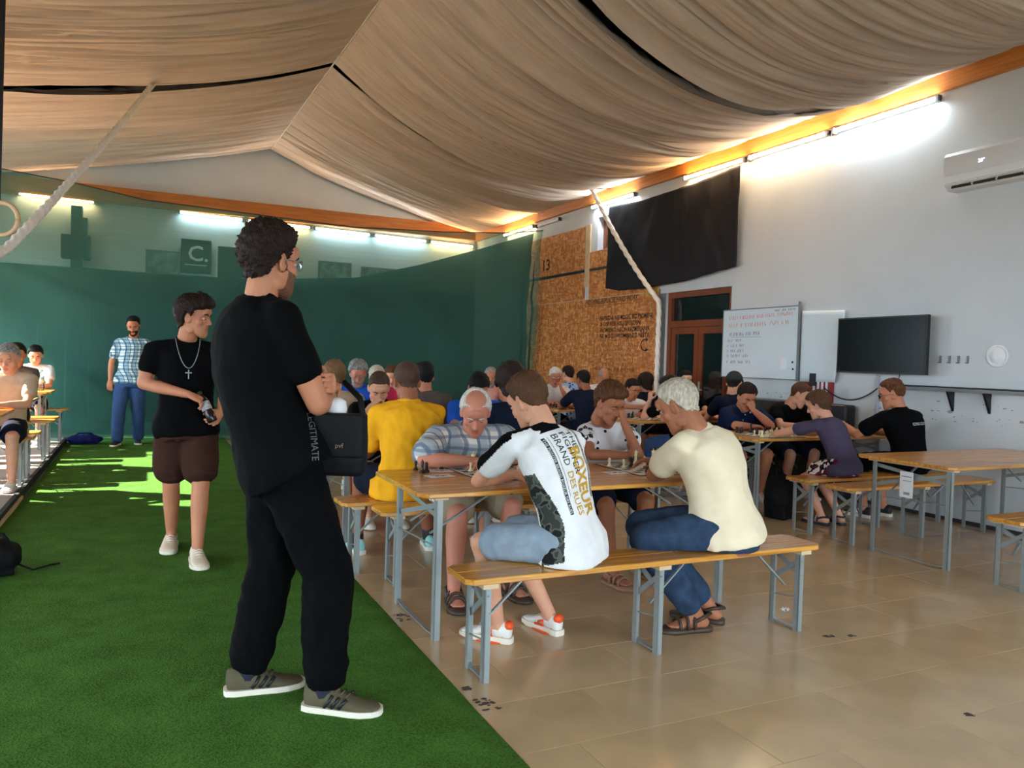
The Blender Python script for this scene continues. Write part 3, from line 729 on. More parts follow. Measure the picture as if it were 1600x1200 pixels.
# shelf rail with brackets and cable
sh = thing('wall_rail', 'black rail with brackets and cables along the wall right of the television', 'rail', (0, 0, 0))
rect(MB(), 3.2, 5.38, 1.215, 1.24, XR - .12, XR - .004).build('rail', M_grey, sh)
for y in (5.33, 4.78, 4.43, 3.9): 
    b = MB(); b.add([(XR - .10, y - .012, 1.215), (XR - .004, y - .012, 1.215), (XR - .004, y - .012, 1.03), (XR - .10, y + .012, 1.215), (XR - .004, y + .012, 1.215), (XR - .004, y + .012, 1.03)], [(0, 1, 2), (5, 4, 3), (0, 3, 4, 1), (1, 4, 5, 2), (2, 5, 3, 0)]); b.build('bracket', M_black, sh)
tag(MB().tube([(XR - .07 + .02 * noise.noise((k * .7, 0, 0)), 5.4 - 2.2 * k / 40, 1.252 + .006 * abs(noise.noise((k * .6, 3, 0)))) for k in range(41)], .008, 6).build('cable', M_black, smooth=True), 'black cable lying along the wall rail', 'cable')
tag(MB().tube([(XR - .04, 5.33, 1.36), (XR - .05, 5.335, 1.31), (XR - .06, 5.34, 1.255)], .005, 6).build('cable', M_black, smooth=True), 'thin black cable dropping from the television to the rail', 'cable')
for k in range(4):
    t = tag(MB().bar((0, 0, -.035), (0, 0, .035), .012, .02).bar((0, 0, -.03), (-.03, 0, -.03), .012, .012).build('wall_hook', M_grey, loc=(XR - .012, 4.92 - .09 * k, 1.515)), ('leftmost', 'second from left', 'third from left', 'rightmost')[k] + ' of four small grey hooks right of the television', 'hook', 'wall hooks')
v = thing('wall_vent', 'round white vent cover on the wall beside the hooks', 'vent', (XR - .002, 4.38, 1.55)); v.rotation_euler = (0, -math.pi / 2, 0)
MB().lathe([(.10, 0), (.10, .012), (.085, .016), (.08, .008), (.07, .008), (.06, .02), (.02, .022)], 28).build('cover', M_white, v, smooth=True)
# air conditioner
ac = thing('air_conditioner', 'white split air conditioner high on the wall', 'air conditioner', (XR, 4.41, 3.07))
prof = [(0, 0), (-.13, 0), (-.19, .05), (-.205, .12), (-.205, .30), (-.18, .335), (0, .345)]
b = MB(); V = [(x, y, z) for y in (-.47, .43) for x, z in prof]; n = len(prof)
b.add(V, [tuple(range(n))[::-1], tuple(range(n, 2 * n))] + [(i, (i + 1) % n, n + (i + 1) % n, n + i) for i in range(n)]); b.build('body', M_white, ac)
MB().bar((-.172, -.44, .028), (-.172, .36, .028), .012, .04, up=(.6, 0, .8)).build('air_slot', M_black, ac)
for y in (-.3, -.06, .16): MB().bar((-.176, y - .006, .03), (-.176, y + .006, .03), .02, .04, up=(.6, 0, .8)).build('slat', M_white, ac)
rect(MB(), -.46, .42, .058, .066, -.208, -.19).build('louvre_edge', mat('bright_white', rgb(245, 246, 248), .2), ac)
dm = text_on('display', '20°', (-.206, .10, .19), (0, -1, 0), (0, 0, 1), .045, emis('display_glow', (.6, .6, 1.0), 2.2), ac)
# paint chips on the wall
ch = MB()
for k in range(46):
    y = 3.6 + 2.1 * random.random(); z = .93 + .10 * random.random() * (1 if random.random() < .7 else 2) ; s = .006 + .02 * random.random()
    pts = [(XR - .0015, y + s * 2.2 * random.random() * math.cos(a), z + s * random.random() * math.sin(a)) for a in np.linspace(0, 2 * math.pi, 7)[:-1]]
    ch.add(pts, [tuple(range(6))])
for k in range(26):
    y = 6.7 + .9 * random.random(); z = 1.0 + .1 * random.random(); s = .004 + .012 * random.random()
    ch.add([(XR - .0315 if z < 1.18 and 6.78 < y < 7.5 else XR - .0015, y + s * 2 * random.random() * math.cos(a), z + s * random.random() * math.sin(a)) for a in np.linspace(0, 2 * math.pi, 6)[:-1]], [tuple(range(5))])
o = ch.build('paint_chips', mat('chipped_plaster', rgb(150, 150, 150), .9), wr, fix=False); o['kind'] = 'stuff'
rect(MB(), YB, 7.88, 0, .035, XR - .012, XR).build('baseboard_right', mat('dark_base', rgb(60, 56, 54), .7)); struct(COL.objects['baseboard_right'], 'thin dark base line along the white wall')
# black crash mat leaning on the wall
cm = MB(); cm.bar((XR - .13, 5.82, .52), (XR - .13, 7.3, .52), .16, 1.0)
o = tag(cm.build('crash_mat', mat('black_vinyl', (.016, .016, .018), .35, bump=.2, bscale=6)), 'long black padded mat standing against the white wall behind the players', 'mat'); bv = o.modifiers.new('b', 'BEVEL'); bv.width = .03; bv.segments = 3

# ropes, ring
def rope(pts, r, name, label, step=.016):
    pts = np.array(pts, float); seg = np.linalg.norm(np.diff(pts, axis=0), axis=1); s = np.concatenate([[0], np.cumsum(seg)]); n = int(s[-1] / step)
    q = [tuple(np.interp(t, s, pts[:, k]) for k in range(3)) for t in np.linspace(0, s[-1], n)]
    return tag(MB().tube(q, r, 18, twist=step / (r * 3.0) * 4.2, lobes=3, amp=.17).build(name, mat('white_rope', rgb(236, 228, 216), .85, var=.05, vscale=40), smooth=True), label, 'rope')
P0, P1 = np.array((.12, 10.81, 4.76)), np.array((-.77, 5.5, 2.0))
pts = [P0 + (P1 - P0) * t + np.array((0, 0, -.10 * math.sin(math.pi * min(1, t / 1.6)))) * (1 if t < 1 else .6) for t in np.linspace(0, 1.72, 40)]
pts = [p if p[2] > .04 else np.array((p[0], p[1], .04)) for p in pts]
rope(pts, .028, 'climbing_rope', 'thick white twisted rope slanting across the upper left from the ceiling')
t = thing('rope_hook', 'metal hook holding the right climbing rope at the ceiling', 'hook', (6.42, 10.78, 4.20)); MB().tube([(0, 0, .12), (0, 0, .02), (.0, -.02, 0), (0, -.03, .03)], .015, 8).build('hook', M_steel, t, smooth=True)
a = np.array((6.42, 10.76, 4.2)); b = np.array((XR - .09, 9.34, 2.32))
cur = [a + (b - a) * u + np.array((0, 0, -.10 * 4 * u * (1 - u))) for u in np.linspace(0, 1, 20)] + [np.array((XR - .09, 9.31, 2.22)), np.array((XR - .09, 9.31, 2.0)), np.array((XR - .09, 9.31, .05))]
rope(cur, .034, 'climbing_rope', 'thick pale rope draped over the black cloth and hanging beside the door')
gr = thing('gym_ring', 'wooden gymnastic ring on a black strap at the left edge', 'gym ring', (-.83, 6.0, 2.2))
MB().tube([(.095 * math.cos(a), -.045 * math.cos(a), .105 * math.sin(a)) for a in np.linspace(0, 2 * math.pi, 29)], .015, 8).build('ring', mat('birch_ring', rgb(198, 160, 120), .5), gr, smooth=True)
MB().bar((-.035, 0, .1), (-.05, .3, 2.25), .006, .055).build('strap', M_black, gr)
# floor scuffs
for i, (x, y, w, l, lab) in enumerate(((1.27, 3.93, .07, .14, 'worn dark tape patch beside the front table leg'), (1.27, 2.80, .06, .11, 'worn dark tape patch on the tiles by the carpet corner'), (1.25, 2.97, .02, .03, 'tiny dark tape scrap by the bench foot'),
                                   (3.24, 2.88, .06, .03, 'dark smudge on the tiles right of the front bench'), (3.36, 2.84, .03, .02, 'small brown smudge on the tiles right of the front bench'), (3.05, 1.99, .02, .03, 'small dark speck on the near tiles'), (5.0, 2.6, .05, .02, 'dark smudge on the tiles near the right bench'))):
    s = MB(); n = 26
    for k in range(n):
        cx, cy = x + w * (random.random() - .5), y + l * (random.random() - .5); r = .004 + .010 * random.random()
        s.add([(cx + r * 1.4 * random.uniform(.5, 1) * math.cos(a), cy + r * random.uniform(.5, 1) * math.sin(a), .0006 + k * 1e-5) for a in np.linspace(0, 2 * math.pi, 7)[:-1]], [tuple(range(6))])
    tag(s.build('floor_scuff', mat('scuff', rgb(74, 66, 58), .8), fix=False), lab, 'scuff')
s = MB()
for k in range(8): s.bar((3.31 + .07 * random.random(), 3.26 + .06 * random.random(), .004), (3.31 + .07 * random.random(), 3.26 + .06 * random.random(), .008), .006, .003)
tag(s.build('paper_scrap', M_white), 'small white paper scrap on the tiles under the front bench end', 'litter')
# ------------------------------------------------------------------ beer tables and benches
TZ, BZ = .74, .46
def plank_mesh(L, w, t, ends=(0, 0)):
    """one board, long edges eased; ends = corner cuts at the -y / +y side"""
    e = .004; h = L / 2; c0, c1 = ends
    out = [(-h + c0, -w / 2), (h - c0, -w / 2), (h, -w / 2 + c0), (h, w / 2 - c1), (h - c1, w / 2), (-h + c1, w / 2), (-h, w / 2 - c1), (-h, -w / 2 + c0)]
    ded = []
    for p in out:
        if not ded or (abs(p[0] - ded[-1][0]) + abs(p[1] - ded[-1][1])) > 1e-6: ded.append(p)
    if abs(ded[0][0] - ded[-1][0]) + abs(ded[0][1] - ded[-1][1]) < 1e-6: ded.pop()
    def inset(k): return [(x - math.copysign(min(k, abs(x)), x), y - math.copysign(min(k, abs(y)), y)) for x, y in ded]
    mb = MB(); mb.loft([[(x, y, -t) for x, y in inset(e)], [(x, y, -t + e) for x, y in ded], [(x, y, -e) for x, y in ded], [(x, y, 0) for x, y in inset(e)]])
    return mb.mesh('plank', M_wood)
def frame_parts(hw, top, x, t, sgn, table):
    """one folding leg frame at x, legs at y = -hw, +hw, under a top of height top"""
    lw = .034 if table else .03
    for y in (-hw, hw):
        b = MB(); s = 1 if y > 0 else -1
        b.box(x - lw / 2, x + lw / 2, y - .003, y + .003, 0, top); b.box(x - lw / 2, x - lw / 2 + .006, y - s * lw, y + s * .003, 0, top) if s > 0 else b.box(x - lw / 2, x - lw / 2 + .006, y - .003, y + lw, 0, top)
        b.box(x - lw / 2 + .006, x + lw / 2, min(y, y - s * .012), max(y, y - s * .012), 0, top)
        b.build('leg', M_steel, t)
    z0, z1 = (top * .74, top * .96) if table else (top * .58, top * .93)
    b = MB(); b.bar((x, -hw, z1), (x, hw, z0), .008, .026); b.build('brace', M_steel, t)
    b = MB(); b.bar((x + .009, hw, z1), (x + .009, -hw, z0 + (.08 if table else .05)), .008, .026); b.build('brace', M_steel, t)
    MB().cone((x, -hw, z0 - .06), (x, hw, z0 - .09), .004, .004, 6, 1).build('rod', M_steel, t)
    b = MB(); b.bar((x, -hw, .022), (x, -hw * .6, .012), .022, .006); b.bar((x, -hw * .6, .012), (x, hw * .6, .012), .022, .006); b.bar((x, hw * .6, .012), (x, hw, .022), .022, .006); b.build('foot_bar', M_steel, t)
    L = .36 if table else .22
    for y in ((-hw * .5, hw * .5) if table else (0,)):
        MB().bar((x + sgn * .01, y, z0 - .02), (x + sgn * L, y, top - .004), .016, .008).build('strut', M_steel, t)
    MB().box(x - .035, x + .035, -hw - .03, hw + .03, top, top + .0195).build('batten', M_batten, t)
def make_table(name, label, L, Wd, nb):
    t = thing(name, label, 'table'); w = Wd / nb
    for k in range(nb):
        me = plank_mesh(L, w - .003, .024, (.045 if k == 0 else 0, .045 if k == nb - 1 else 0))
        link('plank', me, t, (0, -Wd / 2 + w * (k + .5), TZ))
    for x, s in ((-L / 2 + .13, 1), (L / 2 - .13, -1)): frame_parts(Wd / 2 - .09, TZ - .044, x, t, s, True)
    return t
def make_bench(name, label, L, Wd=.27, nb=2):
    t = thing(name, label, 'bench'); w = Wd / nb
    for k in range(nb):
        me = plank_mesh(L, w - .003, .026, (.03 if k == 0 else 0, .03 if k == nb - 1 else 0))
        link('plank', me, t, (0, -Wd / 2 + w * (k + .5), BZ))
    for x, s in ((-L / 2 + .11, 1), (0.0, 1), (L / 2 - .11, -1)): frame_parts(Wd / 2 - .035, BZ - .046, x, t, s, False)
    return t
ROW = 1.885
tp = make_table('beer_table', 'varnished pine beer table at the front with two chess boards', 2.02, .82, 7)
tp.location = (2.2, 3.86, 0); tp['group'] = 'pine beer tables'
bp = make_bench('beer_bench', 'pine bench at the very front with the boxing-shirt boy and the cream-polo man', 2.02)
bp.location = (2.245, 3.09, 0); bp['group'] = 'pine benches'
TG, BG = 'pine beer tables', 'pine benches'
tabs = [(2.2, 3.86 + ROW, 'pine table between the yellow-shirt man and the young man in black'), (2.2, 3.86 + 2 * ROW, 'pine table behind the young man in black, third row'), (3.5, 3.86 + 3 * ROW, 'far pine table in front of the green netting'),
        (5.98, 3.86, 'empty pine table at the right edge of the picture'), (5.96, 3.86 + ROW, 'pine table with a full chess set below the television'), (5.96, 3.86 + 2 * ROW, 'pine table where the girl reaches over the chess board'), (5.96, 3.86 + 3 * ROW, 'far pine table with the white-haired man resting his chin')]
for (x, y, lab) in tabs:
    c = copy_tree(tp, (x if x < 5 else 5.91, y, 0), 0, lab, TG)
    if x > 5: c.scale = (.90, 1, 1)
bens = [(2.3, 4.56, 'pine bench under the plaid-shirt man and the woman'), (2.15, 4.92, 'pine bench under the yellow-shirt man'), (2.2, 6.45, 'pine bench under the young man in black'), (2.2, 6.8, 'pine bench under the grey-shirt man with his back turned'),
        (2.2, 8.33, 'pine bench under the curly grey-haired man'), (3.5, 8.69, 'pine bench before the far table near the netting'), (3.5, 10.21, 'farthest pine bench near the netting'),
        (5.94, 3.10, 'empty pine bench at the right edge, nearest'), (5.9, 4.43, 'empty pine bench behind the empty right table'), (5.95, 4.86, 'pine bench under the purple-shirt boy and the black-shirt young man'), (5.96, 6.45, 'pine bench under the navy patterned-shirt man'),
        (5.96, 6.8, 'pine bench under the capped man near the door'), (5.96, 8.33, 'pine bench under the reaching girl'), (5.96, 8.69, 'pine bench under the navy-shirt men by the boards'), (5.96, 10.21, 'pine bench under the white-haired man'), (5.96, 10.6, 'pine bench under the man in the blue floral shirt')]
for (x, y, lab) in bens:
    c = copy_tree(bp, (x if x < 5 else 5.91, y, 0), 0, lab, BG)
    if x > 5: c.scale = (.90, 1, 1)
for (y, lab) in ((7.98, 'sunlit pine table on the deck, nearest at the left edge'), (9.83, 'sunlit pine table on the deck, middle one'), (11.83, 'sunlit pine table on the deck holding the water bottle')):
    copy_tree(tp, (-2.05, y, .068), 0, lab, 'pine tables on the deck')
for (y, lab) in ((8.62, 'pine bench on the deck behind the nearest sunlit table'), (9.08, 'pine bench on the deck before the middle sunlit table'), (10.5, 'pine bench on the deck behind the middle sunlit table'), (10.98, 'pine bench on the deck before the table with the bottle'), (12.5, 'pine bench on the deck against the netting')):
    copy_tree(bp, (-1.92, y, .068), 0, lab, 'pine benches on the deck')
# price tag hanging on the empty right table
t = thing('paper_tag', 'white printed paper tag hanging on the empty right table frame', 'tag', (5.095, 3.88, .46), 0)
MB().box(-.002, 0, -.055, .055, -.0, .19).build('sheet', M_white, t)
MB().box(-.003, -.002, -.03, .02, .02, .04).build('print', M_ink_blue, t); MB().box(-.003, -.002, -.04, .04, .15, .158).build('print', M_ink_blue, t); MB().box(-.003, -.002, -.04, .03, .12, .126).build('print', M_ink_blue, t)
# ------------------------------------------------------------------ people: head, hand, body, clothes
def m_skin(name, col):
    m = mat(name, col, .55, var=.10, vscale=7, bump=.05, bscale=90, spec=.3)
    b = m.node_tree.nodes['Principled BSDF']; b.inputs['Subsurface Weight'].default_value = .0; return m
SKIN = {'tan': m_skin('skin_tan', rgb(186, 122, 90)), 'fair': m_skin('skin_fair', rgb(210, 152, 122)), 'red': m_skin('skin_ruddy', rgb(194, 126, 102)), 'brown': m_skin('skin_brown', rgb(164, 104, 74)), 'dark': m_skin('skin_deep_tan', rgb(148, 88, 62))}
LIP = {k: mat('lip_' + k, tuple(c * f for c, f in zip(m.node_tree.nodes['Principled BSDF'].inputs['Base Color'].default_value[:3], (.78, .55, .55))), .5) for k, m in SKIN.items()}
def hairmat(name, col, col2=None):
    m = mat('hair_' + name, col, .55, var2=col2 or tuple(min(1, c * 1.5 + .003) for c in col), vscale=26, stretch=(3, 3, 1), bump=.9, bscale=55, bstretch=(3, 3, .8), spec=.15); return m
HAIR = {'darkbrown': hairmat('darkbrown', rgb(34, 22, 16)), 'black': hairmat('black', rgb(16, 13, 12)), 'brown': hairmat('brown', rgb(78, 50, 32)), 'lightbrown': hairmat('lightbrown', rgb(112, 82, 56)), 'buzz': hairmat('buzz', rgb(66, 46, 36)),
        'white': hairmat('white', rgb(196, 186, 172), rgb(232, 226, 216)), 'grey': hairmat('grey', rgb(96, 94, 92), rgb(176, 174, 170)), 'silver': hairmat('silver', rgb(164, 150, 128), rgb(216, 206, 188)), 'auburn': hairmat('auburn', rgb(62, 34, 20), rgb(116, 74, 46)), 'stubble': hairmat('stubble', rgb(108, 74, 54), rgb(128, 88, 66))}
M_eye = mat('eye_white', rgb(186, 176, 168), .35); M_iris = mat('eye_iris', rgb(48, 32, 22), .2)

def head_parts():
    b = MB()
    b.ell((0, -.014, .038), .076, .098, .084, 20, 14)
    secs = [(-.118, .016, .014, .066), (-.108, .032, .028, .058), (-.09, .046, .045, .044), (-.06, .057, .062, .026), (-.03, .064, .074, .014), (0, .068, .082, .006), (.04, .071, .088, 0), (.07, .06, .078, -.004)]
    b.loft([[(w * math.cos(a), cy + d * math.sin(a), z) for a in np.linspace(0, 2 * math.pi, 21)[:-1]] for z, w, d, cy in secs])
    b.cone((0, .084, .018), (0, .1025, -.024), .008, .011, 10); b.ell((0.010, .093, -.029), .0088, .010, .0075); b.ell((-.010, .093, -.029), .0088, .010, .0075)
    b.cone((-.034, .074, .034), (.034, .074, .034), .0125, .0125, 10); b.ell((0, .08, .05), .045, .016, .03)
    for s in (-1, 1):
        b.ell((s * .040, .050, -.022), .026, .025, .026); b.ell((s * .076, -.008, -.006), .009, .021, .033, rot=Matrix.Rotation(s * .35, 3, 'Z'))
        b.ell((s * .05, .0, -.07), .014, .03, .028)
    b.cone((-.017, .0775, -.0585), (.017, .0775, -.0585), .0065, .0065, 8); b.cone((-.015, .0775, -.0695), (.015, .0775, -.0695), .0075, .0075, 8)
    b.ell((0, .072, -.102), .02, .016, .015)
    b.cone((0, -.022, -.03), (0, -.035, -.13), .056, .056, 16)
    return b
def make_head(vox, sm):
    V, F = remesh(head_parts(), vox, sm)
    for s in (-1, 1):
        d = np.linalg.norm((V - np.array((s * .031, .086, .010))) / np.array((.020, .03, .011)), axis=1)
        V[:, 1] -= .010 * np.exp(-d ** 2)
        d = np.linalg.norm((V - np.array((s * .086, -.004, -.004))) / np.array((.02, .010, .016)), axis=1)
        V[:, 0] -= s * .006 * np.exp(-d ** 2)
    d = np.abs(V[:, 2] + .064) / .003; w = np.exp(-d ** 2) * (np.abs(V[:, 0]) < .021) * (V[:, 1] > .07); V[:, 1] -= .004 * w
    mi = []
    for f in F:
        c = V[list(f)].mean(0); mi.append(1 if (abs(c[0]) < .022 * (1 - abs(c[2] + .064) / .03) and -.077 < c[2] < -.052 and c[1] > .074) else 0)
    return V, F, mi
HEADS = {2: make_head(.0042, 5), 1: make_head(.0075, 2), 0: make_head(.0095, 1)}
HBVH = BVHTree.FromPolygons([Vector(v) for v in HEADS[1][0]], HEADS[1][1])
HC = Vector((0, -.008, .022))
def shell(thick, nu=56, nv=36):
    rings = []; out = MB()
    for j in range(1, nv):
        e = -math.pi / 2 + math.pi * j / nv; ring = []
        for i in range(nu):
            a = 2 * math.pi * i / nu
            d = Vector((math.cos(e) * math.sin(a), math.cos(e) * math.cos(a), math.sin(e)))
            hit = HBVH.ray_cast(HC + d * .3, -d, .35)
            r = (.3 - hit[3]) if hit[0] is not None else .08
            az = abs((a + math.pi) % (2 * math.pi) - math.pi)
            if 60 < math.degrees(az) < 120 and e < R(25): r = min(r, .083)
            ring.append(HC + d * (r + thick(math.degrees(az), math.degrees(e), d)))
        rings.append(ring)
    out.loft(rings); return np.array(out.v), out.f
def sst(x, a, b):
    t = max(0, min(1, (x - a) / (b - a))); return t * t * (3 - 2 * t)
def hair_fn(h):
    top, side, back = h.get('top', .02), h.get('side', .012), h.get('back', .014); hf, nape = h.get('front', 38), h.get('nape', -50)
    amp, fr, seed = h.get('amp', .006), h.get('freq', 26), h.get('seed', 1.0); bald = h.get('bald', 0); ear = h.get('ear', 6)
    def fn(az, el, d):
        line = float(np.interp(az, [0, 45, 64, 76, 84, 96, 106, 122, 150, 180], [hf, hf - 3, 18, ear - 12, ear + 2, ear + 4, ear - 26, nape + 3, nape, nape]))
        line += 3.0 * noise.noise(d * 9 + Vector((seed, 0, 0)))
        m = sst(el, line - 3, line + 5)
        t = side + (top - side) * sst(el, 12, 50)
        t = t + (back - t) * sst(az, 110, 150) * (1 - sst(el, 20, 60))
        if bald: m *= 1 - sst(el + bald * .2 * math.cos(math.radians(az)) * 30 / 30, 48 - bald * 10 * math.cos(math.radians(az)), 60 - bald * 10 * math.cos(math.radians(az)))
        nn = amp * (noise.noise(d * fr + Vector((seed, 0, 0))) + .5 * noise.noise(d * fr * 2.2 + Vector((seed, 3, 0))))
        if h.get('fringe') and az < 60: t += h['fringe'] * sst(60 - az, 0, 35) * sst(el, hf - 5, hf + 12)
        return -.014 + m * (t + nn + .014)
    return fn
def beard_fn(th):
    def fn(az, el, d):
        top = float(np.interp(az, [0, 14, 22, 60, 80, 95], [-30, -30, -28, -30, -8, 0])); m = sst(top - el, -2, 4) * (1 - sst(az, 82, 96))
        mouth = 1 if not (az < 14 and -46 < el < -38) else 0
        return -.012 + m * (th + .002 * noise.noise(d * 40) + .012) * mouth
    return fn
def cap_fn(az, el, d):
    return -.014 + sst(el, 8 + 14 * math.cos(math.radians(az)) - 6, 12 + 14 * math.cos(math.radians(az)) - 4) * (.014 + .014)
HAND = {}
def make_hand(curl, vox):
    b = MB()
    b.loft([[(w * math.cos(a), y, t * math.sin(a)) for a in np.linspace(0, 2 * math.pi, 13)[:-1]] for y, w, t in ((-.02, .026, .021), (.0, .027, .021), (.02, .033, .020), (.05, .040, .017), (.078, .041, .014), (.09, .038, .011))])
    for k, (x, L) in enumerate(((.030, .072), (.011, .082), (-.009, .077), (-.028, .060))):
        p = Vector((x, .080, 0)); ang = 0; sp = (x) * 1.6
        for i, fr in enumerate((.44, .32, .24)):
            ang += curl * (1.25, 1.45, 1.0)[i] * (1 + .06 * k)
            d = Vector((math.sin(sp) * math.cos(ang), math.cos(ang), -math.sin(ang))); q = p + d * L * fr
            b.cone(p, q, .0092 - .0008 * i, .0085 - .0008 * i, 8, 2); p = q
    p = Vector((.028, .022, -.006)); d = Vector((.75, .6, -.25 - curl * .3)).normalized(); q = p + d * .042; b.cone(p, q, .0125, .0105, 8, 2)
    d2 = Vector((.40 - curl * .6, .85, -.2 - curl * .5)).normalized(); b.cone(q, q + d2 * .036, .0105, .0085, 8, 2)
    return remesh(b, vox, 1, .4)
def hand_geo(curl, det):
    k = (round(curl, 1), det)
    if k not in HAND: HAND[k] = make_hand(k[0], .0042 if det == 2 else .007 if det == 1 else .009)
    return HAND[k]

def V3(*a): return Vector(a)
def fdir(yaw): return Vector((math.sin(R(yaw)), math.cos(R(yaw)), 0))
def rdir(yaw): return Vector((math.cos(R(yaw)), -math.sin(R(yaw)), 0))
def ik(a, c, l1, l2, pole):
    d = c - a; L = d.length
    if L > (l1 + l2) * .995: c = a + d * ((l1 + l2) * .995 / L); d = c - a; L = d.length
    if L < abs(l1 - l2) + .02: L = abs(l1 - l2) + .02
    u = d.normalized(); x = (l1 * l1 - l2 * l2 + L * L) / (2 * L); h = math.sqrt(max(0, l1 * l1 - x * x))
    p = pole - u * pole.dot(u)
    if p.length < 1e-4: p = u.orthogonal()
    return a + u * x + p.normalized() * h, c
def bez(a, b, c, t): return a * (1 - t) ** 2 + b * 2 * t * (1 - t) + c * t * t
SHOE_CACHE = {}
def shoe_parts(style):
    """foot along +y, ankle above origin, ground at z=0"""
    if style in SHOE_CACHE: return SHOE_CACHE[style]
    up = MB(); secs = [(-.075, .012, .05, .085), (-.070, .026, .022, .10), (-.05, .034, .02, .105), (-.01, .037, .02, .100), (.03, .039, .02, .092), (.075, .043, .02, .072), (.12, .047, .02, .056), (.16, .044, .02, .048), (.185, .034, .02, .042), (.198, .018, .024, .034)]
    rings = []
    for y, w, zb, zt in secs:
        c = .006 * math.sin((y + .07) * 11); ring = []
        for a in np.linspace(0, 2 * math.pi, 17)[:-1]:
            ca, sa = math.cos(a), math.sin(a); zz = (zt - zb) / 2; ring.append((c + w * math.copysign(abs(ca) ** .7, ca) * (1 - .28 * max(0, sa)), y, zb + zz + zz * math.copysign(abs(sa) ** .8, sa)))
        rings.append(ring)
    up.loft(rings)
    so = MB(); out = []
    for y, w in ((-.082, .014), (-.076, .03), (-.05, .039), (0, .040), (.05, .042), (.1, .049), (.14, .050), (.18, .042), (.2, .026), (.206, .01)): out.append((y, w))
    poly = [(.006 * math.sin((y + .07) * 11) + w, y) for y, w in out] + [(.006 * math.sin((y + .07) * 11) - w, y) for y, w in reversed(out)]
    so.loft([[(x * .96, y, .001 + (.008 if y > .17 else 0)) for x, y in poly], [(x * 1.02, y, .012 + (.004 if y > .17 else 0)) for x, y in poly], [(x, y, .030) for x, y in poly]])
    SHOE_CACHE[style] = (up.v, up.f, so.v, so.f); return SHOE_CACHE[style]

